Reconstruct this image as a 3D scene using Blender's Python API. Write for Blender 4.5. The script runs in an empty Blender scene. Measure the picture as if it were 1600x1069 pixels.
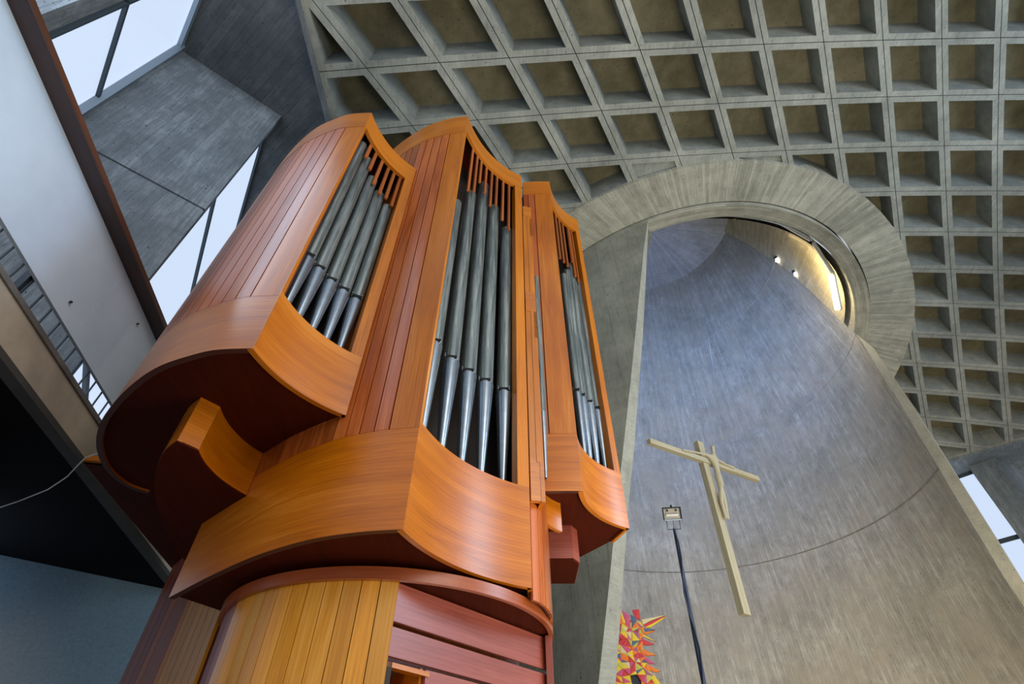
import bpy, bmesh, math, random
from mathutils import Vector, geometry
random.seed(7)
S = bpy.context.scene
COL = S.collection
R = math.radians
# ------------------------------------------------------------------ camera
F = 800.0
PITCH = math.atan2(800.0, 793.5)
EYE = 1.6                                        # eye height; everything below is measured from the eye
cam = bpy.data.cameras.new('camera')
cam.sensor_width = 36; cam.lens = 18; cam.clip_start = .05; cam.clip_end = 300
co = bpy.data.objects.new('camera', cam); COL.objects.link(co)
co.location = (0, 0, EYE); co.rotation_euler = (math.pi / 2 + PITCH, 0, 0)
S.camera = co
# ------------------------------------------------------------------ world, exposure, large lights
S.view_settings.view_transform = 'Standard'; S.view_settings.look = 'None'
S.view_settings.gamma = 1; S.view_settings.use_curve_mapping = False
S.view_settings.exposure = 0.0
w = bpy.data.worlds.new('world'); S.world = w; w.use_nodes = True
bg = w.node_tree.nodes['Background']; bg.inputs[0].default_value = (.80, .88, 1.0, 1); bg.inputs[1].default_value = .72

def area(name, loc, target, size, power, color, sy=None, spread=180):
    l = bpy.data.lights.new(name, 'AREA'); l.energy = power; l.color = color
    l.shape = 'RECTANGLE'; l.size = size; l.size_y = sy or size; l.spread = R(spread)
    o = bpy.data.objects.new(name, l); COL.objects.link(o)
    o.location = (loc[0], loc[1], loc[2] + EYE)
    d = Vector(target) - Vector(loc)
    o.rotation_euler = d.to_track_quat('-Z', 'Y').to_euler()
    return o
def spot(name, loc, target, power, color, angle=60, rad=.15, blend=.6):
    l = bpy.data.lights.new(name, 'SPOT'); l.energy = power; l.color = color
    l.spot_size = R(angle); l.spot_blend = blend; l.shadow_soft_size = rad
    o = bpy.data.objects.new(name, l); COL.objects.link(o)
    o.location = (loc[0], loc[1], loc[2] + EYE)
    d = Vector(target) - Vector(loc)
    o.rotation_euler = d.to_track_quat('-Z', 'Y').to_euler()
    return o
area('nave_fill', (7, -7, 7), (3, 8, 3), 8, 620, (1.0, .93, .82))  # added warm front fill behind the camera, no fixture modelled
area('left_blue_fill', (-5.2, .2, 8.0), (-.5, 5.5, 5.5), 3.0, 150, (.66, .80, 1.0), 4)  # added bluish fill out of view, no window stands here
area('ceiling_fill', (6, 3, -1.2), (8, 7, 13), 7, 1250, (1.0, .95, .80))  # added low fill aimed up to brighten the vault
spot('organ_spot_low', (-.9, -.6, -.6), (-1.35, 3.3, .8), 110, (1.0, .72, .38), 50)
area('tower_blue_fill', (8.2, 9.9, 14.8), (6.2, 18.5, 13.8), 2.6, 720, (.14, .38, 1.0), spread=150)  # added blue lamp hidden in the tower, in place of daylight from above
area('right_blue_fill', (17, 1, 8), (-3, 4, 4), 4, 850, (.55, .76, 1.0), 7)  # added bluish fill for parapet and organ, unseen and without a window
area('apse_warm_fill', (9.0, 4.5, -.8), (11.5, 18, 1.5), 3, 850, (1.0, .82, .55), spread=110)  # added warm fill below view, brightens the lower apse

# ------------------------------------------------------------------ helpers
def ray(x, y):
    u = (x - 800) / F; v = (534.5 - y) / F
    return Vector((u, math.cos(PITCH) - v * math.sin(PITCH), math.sin(PITCH) + v * math.cos(PITCH)))
def at_z(x, y, z):
    d = ray(x, y); return (d[0] * z / d[2], d[1] * z / d[2])
def height(x, y, D):
    d = ray(x, y); return D * d[2] / math.hypot(d[0], d[1])
CX, CY = 5.94, 13.77                              # axis of the round apse
def on_cyl(x, y, r, far):
    d = ray(x, y); a = d[0]**2 + d[1]**2; b = d[0]*CX + d[1]*CY; c = CX*CX + CY*CY - r*r
    t = (b + (1 if far else -1) * math.sqrt(max(0, b*b - a*c))) / a
    return Vector((d[0]*t, d[1]*t, d[2]*t))
QA = (7.31894, 3.65427); QB = (.01446, 6.30291)
QO = (7.98386, 9.73081); QZ = (13.0, .40120, -.29059, -.36349, -.76713, -.31995)
def surf(i, j):                                   # the vaulted coffered ceiling, skew grid of 60 degrees
    i = (i - 5) / 5; j = (j - 5) / 5
    return Vector((QO[0] + QA[0]*i + QA[1]*j, QO[1] + QB[0]*i + QB[1]*j,
                   QZ[0] + QZ[1]*i + QZ[2]*j + QZ[3]*i*i + QZ[4]*i*j + QZ[5]*j*j))
def grid_of(x, y):
    a, b, c, d = QA[0], QA[1], QB[0], QB[1]; det = a*d - b*c
    dx, dy = x - QO[0], y - QO[1]
    return 5 + 5*(d*dx - b*dy)/det, 5 + 5*(-c*dx + a*dy)/det
def ceil_z(x, y): return surf(*grid_of(x, y))[2]

class MB:
    def __init__(s): s.v = []; s.f = []; s.uv = []; s.m = []
    def face(s, pts, uvs=None, m=0):
        b = len(s.v); s.v += [tuple(p) for p in pts]; s.f.append(tuple(range(b, b + len(pts))))
        s.uv.append(uvs or [(p[0], p[1]) for p in pts]); s.m.append(m)
    def strip(s, A, B, ua, va, vb, m=0, flip=False):   # quads between polylines A and B
        for k in range(len(A) - 1):
            q = [A[k], A[k+1], B[k+1], B[k]]; t = [(ua[k], va), (ua[k+1], va), (ua[k+1], vb), (ua[k], vb)]
            if flip: q.reverse(); t.reverse()
            s.face(q, t, m)
    def box(s, c, d, rz=0, m=0, vert=False):
        cx, cy, cz = c; hx, hy, hz = d[0]/2, d[1]/2, d[2]/2; cr, sr = math.cos(rz), math.sin(rz)
        P = [Vector((cx + x*hx*cr - y*hy*sr, cy + x*hx*sr + y*hy*cr, cz + z*hz)) for z in (-1, 1) for y in (-1, 1) for x in (-1, 1)]
        for q in ((0,1,5,4),(1,3,7,5),(3,2,6,7),(2,0,4,6),(4,5,7,6),(0,2,3,1)):
            a, b, c2, d2 = [P[k] for k in q]; W = (b - a).length; Hh = (d2 - a).length
            s.face([a, b, c2, d2], [(0, 0), (W, 0), (W, Hh), (0, Hh)], m)
        return s
    def prism(s, poly, z0, z1, m=0, horiz=False):     # any simple polygon
        n = len(poly); L = 0
        for k in range(n):
            a, b = poly[k], poly[(k+1) % n]; l = math.dist(a, b)
            uv = [(L, z0), (L+l, z0), (L+l, z1), (L, z1)]
            if horiz: uv = [(q, p) for p, q in uv]
            s.face([(a[0], a[1], z0), (b[0], b[1], z0), (b[0], b[1], z1), (a[0], a[1], z1)], uv, m); L += l
        for z, rev in ((z0, True), (z1, False)):
            tri = geometry.tessellate_polygon([[Vector((p[0], p[1], 0)) for p in poly]])
            for t in tri:
                q = [(poly[k][0], poly[k][1], z) for k in (reversed(t) if rev else t)]
                s.face(q, None, m)
        return s
    def curved(s, pts, z0, z1, t, m=0, horiz=False, u0=0):  # plate following a plan polyline, thickness t to its left
        n = len(pts); off = []
        for k in range(n):
            a = Vector(pts[max(0, k-1)]); b = Vector(pts[min(n-1, k+1)]); d = (b - a).normalized()
            off.append((pts[k][0] - d.y*t, pts[k][1] + d.x*t))
        u = [u0]
        for k in range(n-1): u.append(u[-1] + math.dist(pts[k], pts[k+1]))
        z0s = z0 if isinstance(z0, (list, tuple)) else [z0]*n; z1s = z1 if isinstance(z1, (list, tuple)) else [z1]*n
        def uv(l): return [(q, p) for p, q in l] if horiz else l
        P0 = [(p[0], p[1], z) for p, z in zip(pts, z0s)]; P1 = [(p[0], p[1], z) for p, z in zip(pts, z1s)]
        Q0 = [(p[0], p[1], z) for p, z in zip(off, z0s)]; Q1 = [(p[0], p[1], z) for p, z in zip(off, z1s)]
        for k in range(n-1):
            w = uv([(u[k], z0s[k]), (u[k+1], z0s[k+1]), (u[k+1], z1s[k+1]), (u[k], z1s[k])])
            s.face([P0[k], P0[k+1], P1[k+1], P1[k]], w, m)
            s.face([Q1[k], Q1[k+1], Q0[k+1], Q0[k]], list(reversed(w)), m)
            e = uv([(u[k], 0), (u[k+1], 0), (u[k+1], t), (u[k], t)])
            s.face([Q0[k], Q0[k+1], P0[k+1], P0[k]], e, m); s.face([P1[k], P1[k+1], Q1[k+1], Q1[k]], e, m)
        for k in (0, n-1):
            q = [P0[k], P1[k], Q1[k], Q0[k]]
            if k: q.reverse()
            s.face(q, uv([(0, z0s[k]), (0, z1s[k]), (t, z1s[k]), (t, z0s[k])]), m)
        return s
    def lathe(s, x, y, prof, n=20, m=0):              # profile of (radius, z)
        for k in range(n):
            a, b = 2*math.pi*k/n, 2*math.pi*(k+1)/n
            for (r0, z0), (r1, z1) in zip(prof[:-1], prof[1:]):
                q = [(x + r0*math.cos(a), y + r0*math.sin(a), z0), (x + r0*math.cos(b), y + r0*math.sin(b), z0),
                     (x + r1*math.cos(b), y + r1*math.sin(b), z1), (x + r1*math.cos(a), y + r1*math.sin(a), z1)]
                t = [(r0*a, z0), (r0*b, z0), (r0*b, z1), (r0*a, z1)]
                if r0 < 1e-6: q, t = q[1:], t[1:]
                elif r1 < 1e-6: q, t = q[:3], t[:3]
                s.face(q, t, m)
        return s
    def tube(s, pts, r, n=10, m=0):
        pts = [Vector(p) for p in pts]; rings = []; L = [0]
        up = Vector((.13, .31, .94))
        for k, p in enumerate(pts):
            d = (pts[min(len(pts)-1, k+1)] - pts[max(0, k-1)]).normalized()
            x = d.cross(up).normalized(); y = d.cross(x).normalized()
            rr = r[k] if isinstance(r, (list, tuple)) else r
            rings.append([p + rr*(x*math.cos(2*math.pi*j/n) + y*math.sin(2*math.pi*j/n)) for j in range(n)])
            if k: L.append(L[-1] + (p - pts[k-1]).length)
        for k in range(len(pts)-1):
            for j in range(n):
                j2 = (j+1) % n
                s.face([rings[k][j], rings[k][j2], rings[k+1][j2], rings[k+1][j]], [(j*.02, L[k]), (j*.02+.02, L[k]), (j*.02+.02, L[k+1]), (j*.02, L[k+1])], m)
        s.face(list(reversed(rings[0])), None, m); s.face(rings[-1], None, m)
        return s
    def build(s, name, mat, parent=None, smooth=32, merge=True, bevel=0):
        me = bpy.data.meshes.new(name); me.from_pydata(s.v, [], s.f)
        for q in (mat if isinstance(mat, (list, tuple)) else [mat]): me.materials.append(q)
        ul = me.uv_layers.new(name='UVMap'); k = 0
        for t in s.uv:
            for p in t: ul.data[k].uv = p; k += 1
        me.polygons.foreach_set('material_index', s.m)
        if merge:
            b = bmesh.new(); b.from_mesh(me)
            bmesh.ops.remove_doubles(b, verts=b.verts, dist=1e-5)
            bmesh.ops.recalc_face_normals(b, faces=b.faces)
            b.to_mesh(me); b.free()
        if smooth:
            me.polygons.foreach_set('use_smooth', [True]*len(me.polygons)); me.set_sharp_from_angle(angle=R(smooth))
        me.update()
        o = bpy.data.objects.new(name, me); COL.objects.link(o)
        if parent is not None: o.parent = parent
        if bevel:
            bv = o.modifiers.new('bevel', 'BEVEL'); bv.width = bevel; bv.segments = 2; bv.limit_method = 'ANGLE'; bv.angle_limit = R(40)
        return o
def tag(o, label, cat, group=None):
    o['label'] = label; o['category'] = cat
    if group: o['group'] = group
    return o
def thing(name, label, cat, loc, group=None):
    o = bpy.data.objects.new(name, None); COL.objects.link(o); o.empty_display_size = .2
    o.location = loc; return tag(o, label, cat, group)
def struct(o): o['kind'] = 'structure'; return o
def settle():                                     # children were built in eye-based coordinates: undo the parent's offset
    bpy.context.view_layer.update()
    for o in list(S.objects):
        if o.parent is None and o.type in ('EMPTY', 'MESH') and o is not co:
            if o.type == 'EMPTY':
                for c in o.children:
                    c.location = c.location - o.location
            o.location = (o.location[0], o.location[1], o.location[2] + EYE)

# ------------------------------------------------------------------ materials
def mat(name):
    m = bpy.data.materials.new(name); m.use_nodes = True; nt = m.node_tree; nt.nodes.clear()
    out = nt.nodes.new('ShaderNodeOutputMaterial'); p = nt.nodes.new('ShaderNodeBsdfPrincipled')
    nt.links.new(p.outputs[0], out.inputs[0]); return m, nt, p
def N(nt, t, **k):
    n = nt.nodes.new('ShaderNode' + t)
    for a, b in k.items():
        if a.startswith('i_'):
            key = a[2:]; n.inputs[int(key) if key.isdigit() else key.replace('_', ' ')].default_value = b
        else: setattr(n, a, b)
    return n
def ramp(nt, src, stops):
    r = N(nt, 'ValToRGB'); e = r.color_ramp.elements
    while len(e) < len(stops): e.new(.5)
    for k, (p, c) in enumerate(stops): e[k].position = p; e[k].color = (*c, 1) if len(c) == 3 else c
    nt.links.new(src, r.inputs[0]); return r.outputs[0]
def mapped(nt, scale, kind='UV'):
    tc = N(nt, 'TexCoord'); mp = N(nt, 'Mapping'); mp.inputs['Scale'].default_value = scale
    nt.links.new(tc.outputs[kind], mp.inputs[0]); return mp.outputs[0]
def noise(nt, vec, scale, detail=6, rough=.6, dist=0):
    n = N(nt, 'TexNoise'); n.inputs['Scale'].default_value = scale; n.inputs['Detail'].default_value = detail
    n.inputs['Roughness'].default_value = rough; n.inputs['Distortion'].default_value = dist
    nt.links.new(vec, n.inputs['Vector']); return n.outputs[0]
def mix(nt, a, b, f, mode='MIX'):
    m = N(nt, 'Mix', data_type='RGBA', blend_type=mode)
    for s, k in ((a, 6), (b, 7), (f, 0)):
        if hasattr(s, 'links'): nt.links.new(s, m.inputs[k])
        elif k == 0: m.inputs[0].default_value = s
        else: m.inputs[k].default_value = (*s, 1)
    return m.outputs[2]
def math_(nt, op, a, b=0.0):
    m = N(nt, 'Math', operation=op)
    for s, k in ((a, 0), (b, 1)):
        if hasattr(s, 'links'): nt.links.new(s, m.inputs[k])
        else: m.inputs[k].default_value = s
    return m.outputs[0]
def bump(nt, p, h, strength, dist=.02):
    b = N(nt, 'Bump'); b.inputs['Strength'].default_value = strength; b.inputs['Distance'].default_value = dist
    nt.links.new(h, b.inputs['Height']); nt.links.new(b.outputs[0], p.inputs['Normal'])
def wood(name, dark, mid, light, rough=.32, coat=.35, vary=.5, gs=1.0):
    m, nt, p = mat(name)
    oi = N(nt, 'ObjectInfo')
    tc = N(nt, 'TexCoord'); add = N(nt, 'VectorMath', operation='ADD')
    sc = N(nt, 'VectorMath', operation='SCALE'); sc.inputs['Scale'].default_value = 37.0
    comb = N(nt, 'CombineXYZ'); nt.links.new(oi.outputs['Random'], comb.inputs[0]); nt.links.new(oi.outputs['Random'], comb.inputs[1])
    nt.links.new(comb.outputs[0], sc.inputs[0]); nt.links.new(tc.outputs['UV'], add.inputs[0]); nt.links.new(sc.outputs[0], add.inputs[1])
    def mp(s):
        q = N(nt, 'Mapping'); q.inputs['Scale'].default_value = s; nt.links.new(add.outputs[0], q.inputs[0]); return q.outputs[0]
    g1 = noise(nt, mp((9*gs, .55*gs, 1)), 1.6, 5, .62, .9)
    cath = N(nt, 'TexWave', wave_type='RINGS', rings_direction='Y'); cath.inputs['Scale'].default_value = 5.5*gs
    cath.inputs['Distortion'].default_value = 3.5; cath.inputs['Detail'].default_value = 3; cath.inputs['Detail Scale'].default_value = .6
    nt.links.new(mp((2.2, .22, 1)), cath.inputs['Vector'])
    fine = noise(nt, mp((170, 3.5, 1)), 1.0, 3, .6)
    broad = noise(nt, mp((1.6, .7, 1)), 1.0, 3, .5)
    a = math_(nt, 'ADD', math_(nt, 'MULTIPLY', g1, .50), math_(nt, 'MULTIPLY', cath.outputs[1], .045))
    a = math_(nt, 'ADD', a, math_(nt, 'MULTIPLY', fine, .17)); a = math_(nt, 'ADD', a, math_(nt, 'MULTIPLY', broad, .34))
    c = ramp(nt, a, [(.34, dark), (.53, mid), (.74, light)])
    hs = N(nt, 'HueSaturation'); hs.inputs['Saturation'].default_value = 1.07; nt.links.new(c, hs.inputs['Color'])
    v = N(nt, 'MapRange'); v.inputs[3].default_value = 1 - vary*.5; v.inputs[4].default_value = 1 + vary*.35
    nt.links.new(oi.outputs['Random'], v.inputs[0]); nt.links.new(v.outputs[0], hs.inputs['Value'])
    nt.links.new(hs.outputs[0], p.inputs['Base Color'])
    p.inputs['Roughness'].default_value = rough; p.inputs['Coat Weight'].default_value = coat; p.inputs['Coat Roughness'].default_value = .34
    bump(nt, p, a, .08, .004); return m
def concrete(name, dark, mid, light, board=.11, contrast=.35, rough=.85, patches=.35, warmth=None, streak=1.0, relief=.5):
    # board-marked concrete: boards run along V, .11 m wide in U
    m, nt, p = mat(name)
    tc = N(nt, 'TexCoord'); sp = N(nt, 'SeparateXYZ'); nt.links.new(tc.outputs['UV'], sp.inputs[0])
    bu = math_(nt, 'DIVIDE', sp.outputs[0], board); fl = math_(nt, 'FLOOR', bu); fr = math_(nt, 'FRACT', bu)
    bv = math_(nt, 'FLOOR', math_(nt, 'ADD', math_(nt, 'DIVIDE', sp.outputs[1], 2.3), math_(nt, 'MULTIPLY', fl, .37)))
    cmb = N(nt, 'CombineXYZ'); nt.links.new(fl, cmb.inputs[0]); nt.links.new(bv, cmb.inputs[1])
    wn = N(nt, 'TexWhiteNoise', noise_dimensions='2D'); nt.links.new(cmb.outputs[0], wn.inputs['Vector'])
    edge = math_(nt, 'LESS_THAN', math_(nt, 'ABSOLUTE', math_(nt, 'SUBTRACT', fr, .5)), .455)
    g = noise(nt, mapped(nt, (28, 2.0, 1)), 1.0, 6, .7)
    pt = noise(nt, mapped(nt, (1, 1, 1), 'Object'), .55, 5, .6)
    pt2 = noise(nt, mapped(nt, (1, 1, 1), 'Object'), 3.1, 6, .65)
    a = math_(nt, 'MULTIPLY', g, .34*streak)
    a = math_(nt, 'ADD', a, math_(nt, 'MULTIPLY', pt, patches)); a = math_(nt, 'ADD', a, math_(nt, 'MULTIPLY', pt2, .30))
    a = math_(nt, 'ADD', a, math_(nt, 'MULTIPLY', wn.outputs[0], contrast*.45))
    a = math_(nt, 'ADD', a, math_(nt, 'MULTIPLY', edge, .10*contrast*3))
    top = .17*streak + patches*.5 + .15 + contrast*.22 + .3*contrast
    c = ramp(nt, a, [(top*.66, dark), (top, mid), (min(.99, top*1.32), light)])
    pit = noise(nt, mapped(nt, (1, 1, 1), 'Object'), 26, 2, .5)
    c = mix(nt, c, [q*.45 for q in dark], math_(nt, 'GREATER_THAN', pit, .70))
    if warmth: c = mix(nt, c, warmth, ramp(nt, noise(nt, mapped(nt, (1, 1, 1), 'Object'), .9, 4, .6), [(.45, (0, 0, 0)), (.65, (.55, .55, .55))]))
    nt.links.new(c, p.inputs['Base Color']); p.inputs['Roughness'].default_value = rough
    p.inputs['Specular IOR Level'].default_value = .25
    hgt = math_(nt, 'ADD', math_(nt, 'MULTIPLY', edge, .5), math_(nt, 'ADD', math_(nt, 'MULTIPLY', wn.outputs[0], .35), math_(nt, 'MULTIPLY', g, .6)))
    bump(nt, p, hgt, relief, .012)
    return m
def plain(name, col, rough=.5, metal=0, coat=0, var=0, spec=.5, scale=4):
    m, nt, p = mat(name)
    p.inputs['Roughness'].default_value = rough; p.inputs['Metallic'].default_value = metal; p.inputs['Coat Weight'].default_value = coat
    p.inputs['Specular IOR Level'].default_value = spec
    n = noise(nt, mapped(nt, (1, 1, 1), 'Object'), scale, 5, .6)
    c = ramp(nt, n, [(.3, tuple(q*(1-var) for q in col)), (.7, tuple(min(1, q*(1+var)) for q in col))])
    nt.links.new(c, p.inputs['Base Color']); return m
def emit(name, col, st):
    m, nt, p = mat(name); p.inputs['Base Color'].default_value = (.02, .02, .02, 1); p.inputs['Emission Color'].default_value = (*col, 1)
    p.inputs['Emission Strength'].default_value = st; p.inputs['Roughness'].default_value = .25; return m

M_BAND = wood('cherry_veneer', (.29, .075, .010), (.49, .155, .028), (.68, .275, .068), .28, .45, .12)
M_PLANK = wood('cherry_planks', (.20, .042, .014), (.42, .12, .042), (.60, .22, .085), .30, .4, .6)
M_SEAM = plain('seam_liner_wood', (.10, .016, .008), .6)  # dark red backing liner visible between the planks
M_STILE = wood('orange_stile_wood', (.30, .085, .012), (.47, .155, .025), (.60, .235, .05), .34, .3, .12)
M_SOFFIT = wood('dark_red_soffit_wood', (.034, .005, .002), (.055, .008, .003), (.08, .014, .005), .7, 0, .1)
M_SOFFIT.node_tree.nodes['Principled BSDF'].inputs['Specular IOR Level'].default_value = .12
M_RIM_SHADE = plain('rim_painted_shade', (.06, .014, .006), .5, var=.2)  # same case wood painted darker for the shade under the side bands
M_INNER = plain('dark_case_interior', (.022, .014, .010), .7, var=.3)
M_SLAT = wood('shutter_slat_wood', (.20, .055, .018), (.30, .09, .03), (.38, .13, .045), .4, .2, .3)
M_DRUM = wood('yellow_pine_planks', (.38, .13, .018), (.64, .29, .050), (.80, .45, .13), .30, .4, .40)
M_PURPLE = wood('reddish_boards', (.15, .035, .025), (.27, .075, .055), (.38, .13, .10), .30, .35, .30)
M_RING = wood('mahogany_ring', (.18, .040, .016), (.30, .080, .032), (.40, .13, .05), .30, .4, .1)
def tin():
    m, nt, p = mat('pipe_tin')
    g = noise(nt, mapped(nt, (26, 1.3, 1)), 1.0, 6, .7, .4)
    g2 = noise(nt, mapped(nt, (9, .5, 1)), 1.0, 4, .6, 1.5)
    c = ramp(nt, math_(nt, 'ADD', math_(nt, 'MULTIPLY', g, .6), math_(nt, 'MULTIPLY', g2, .4)), [(.36, (.10, .125, .125)), (.5, (.23, .265, .26)), (.64, (.48, .51, .48))])
    nt.links.new(c, p.inputs['Base Color']); p.inputs['Metallic'].default_value = .8
    r = ramp(nt, g, [(.3, (.30,)*3), (.7, (.48,)*3)]); nt.links.new(r, p.inputs['Roughness']); return m
M_TIN = tin()
M_FOOT = plain('pipe_foot_polished_tin', (.30, .35, .40), .25, .9, var=.12, scale=9)
M_SLOT = plain('pipe_mouth_black', (.004, .004, .004), .8)
C1 = ((.13, .135, .12), (.27, .275, .24), (.42, .42, .36))
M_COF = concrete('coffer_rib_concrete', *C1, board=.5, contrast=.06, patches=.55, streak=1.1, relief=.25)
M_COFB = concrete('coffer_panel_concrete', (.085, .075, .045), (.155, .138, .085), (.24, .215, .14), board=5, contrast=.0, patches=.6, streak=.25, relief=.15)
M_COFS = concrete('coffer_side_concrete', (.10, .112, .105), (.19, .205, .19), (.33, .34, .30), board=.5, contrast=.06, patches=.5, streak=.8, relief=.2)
M_RINGC = concrete('ring_concrete', (.15, .145, .115), (.33, .32, .255), (.50, .48, .40), board=.085, contrast=.30, patches=.35)
M_APSE = concrete('apse_concrete', (.15, .14, .11), (.29, .278, .24), (.44, .425, .37), board=.10, contrast=.22, patches=.45, streak=1.9, relief=.7, warmth=(.33, .295, .23))
M_UPPER = concrete('tower_concrete', (.16, .17, .18), (.29, .30, .31), (.42, .43, .43), board=.10, contrast=.22, patches=.4, relief=.5)
M_FRONT = concrete('front_shell_concrete', (.11, .115, .095), (.23, .235, .195), (.36, .36, .30), board=.45, contrast=.12, patches=.55)
M_JAMB = concrete('jamb_concrete', (.22, .225, .19), (.36, .36, .305), (.48, .47, .40), board=.6, contrast=.05, patches=.4)
M_PIER = concrete('pier_concrete', (.07, .085, .095), (.16, .185, .205), (.31, .345, .37), board=.14, contrast=.16, patches=.6, streak=1.5)
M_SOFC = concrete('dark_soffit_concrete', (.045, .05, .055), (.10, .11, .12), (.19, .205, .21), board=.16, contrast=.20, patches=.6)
M_BEIGE = plain('balcony_edge_plaster', (.42, .37, .30), .8, var=.25, scale=2)
M_PALE = plain('white_parapet_panel', (.60, .74, .92), .55, var=.10, scale=1.1, coat=.1)
M_GREY = plain('grey_edge_strip', (.14, .135, .13), .8, var=.3)
M_GREYD = plain('dark_edge_strip', (.05, .05, .05), .8, var=.2)
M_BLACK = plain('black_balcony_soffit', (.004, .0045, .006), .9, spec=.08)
M_BLUEW = plain('blue_grey_wall_plaster', (.15, .23, .29), .30, var=.15, scale=30)
M_RAIL = wood('dark_handrail_wood', (.022, .008, .006), (.038, .014, .009), (.06, .022, .013), .4, .2, .1)
M_RAIL2 = wood('handrail_light_edge', (.06, .022, .012), (.09, .036, .02), (.12, .05, .03), .4, .2, .1)
M_STEEL = plain('dark_steel', (.05, .06, .075), .4, .6)
M_FRAME = plain('window_frame_metal', (.05, .07, .09), .45, .3)
M_FRAME2 = plain('window_sill_metal', (.30, .38, .46), .4, .3)
M_GLASS = emit('daylit_frosted_glass', (.63, .75, .95), 1.0)
M_FLOOR = plain('stone_floor', (.24, .22, .19), .4, var=.15)
M_CREAM = wood('pale_limewood', (.30, .26, .165), (.42, .375, .26), (.52, .475, .35), .55, .05, .1)
M_WIRE = plain('pale_wire', (.30, .30, .27), .8, spec=.1)
M_CABLE = plain('black_blue_cable', (.012, .02, .05), .4)
M_TUBE = emit('fluorescent_light', (1.0, .86, .55), 9)
M_LAMP = emit('spot_lamp_glow', (1.0, .95, .82), 22)
M_WHITE = plain('white_cord_plastic', (.6, .6, .58), .5)
M_REFL = plain('lamp_reflector', (.34, .32, .28), .45, .3)

# ------------------------------------------------------------------ floor and ceiling
floor = struct(MB().prism([(-14, -12), (26, -12), (26, 30), (-14, 30)], -EYE - .3, -EYE).build('floor', M_FLOOR))

def clip(poly, n, c):                             # keep n.p >= c
    out = []
    for k in range(len(poly)):
        a, b = poly[k], poly[(k+1) % len(poly)]
        da = n[0]*a[0] + n[1]*a[1] - c; db = n[0]*b[0] + n[1]*b[1] - c
        if da >= 0: out.append(a)
        if (da >= 0) != (db >= 0):
            t = da / (da - db); out.append((a[0] + (b[0]-a[0])*t, a[1] + (b[1]-a[1])*t))
    r = []
    for p in out:
        if not r or math.dist(p, r[-1]) > 1e-4: r.append(p)
    if len(r) > 1 and math.dist(r[0], r[-1]) < 1e-4: r.pop()
    return r
def area2(p): return abs(sum(p[k][0]*p[(k+1) % len(p)][1] - p[(k+1) % len(p)][0]*p[k][1] for k in range(len(p)))) / 2
def inset(poly, t):                               # inset of a convex polygon
    cx = sum(p[0] for p in poly)/len(poly); cy = sum(p[1] for p in poly)/len(poly); q = list(poly)
    for k in range(len(poly)):
        a, b = poly[k], poly[(k+1) % len(poly)]; d = (b[0]-a[0], b[1]-a[1]); l = math.hypot(*d)
        if l < 1e-6: continue
        n = (-d[1]/l, d[0]/l)
        if n[0]*(cx-a[0]) + n[1]*(cy-a[1]) < 0: n = (-n[0], -n[1])
        q = clip(q, n, n[0]*a[0] + n[1]*a[1] + t)
        if len(q) < 3: return []
    return q
RO = (5.77, 14.37, 8.13)                          # outer edge of the ring round the tower
LEFT_X = -3.92
RB0, RB1 = (17.35, 18.45), (19.8, 16.63)
rbn = Vector((-(RB1[1]-RB0[1]), RB1[0]-RB0[0])).normalized()     # normal of the right-hand ceiling edge
if rbn.dot(Vector((0, 5)) - Vector(RB0)) < 0: rbn = -rbn
ceiling = bpy.data.objects.new('ceiling', None); COL.objects.link(ceiling); struct(ceiling)
ncof = 0
RIB, DEPTH = .125, .64
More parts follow.
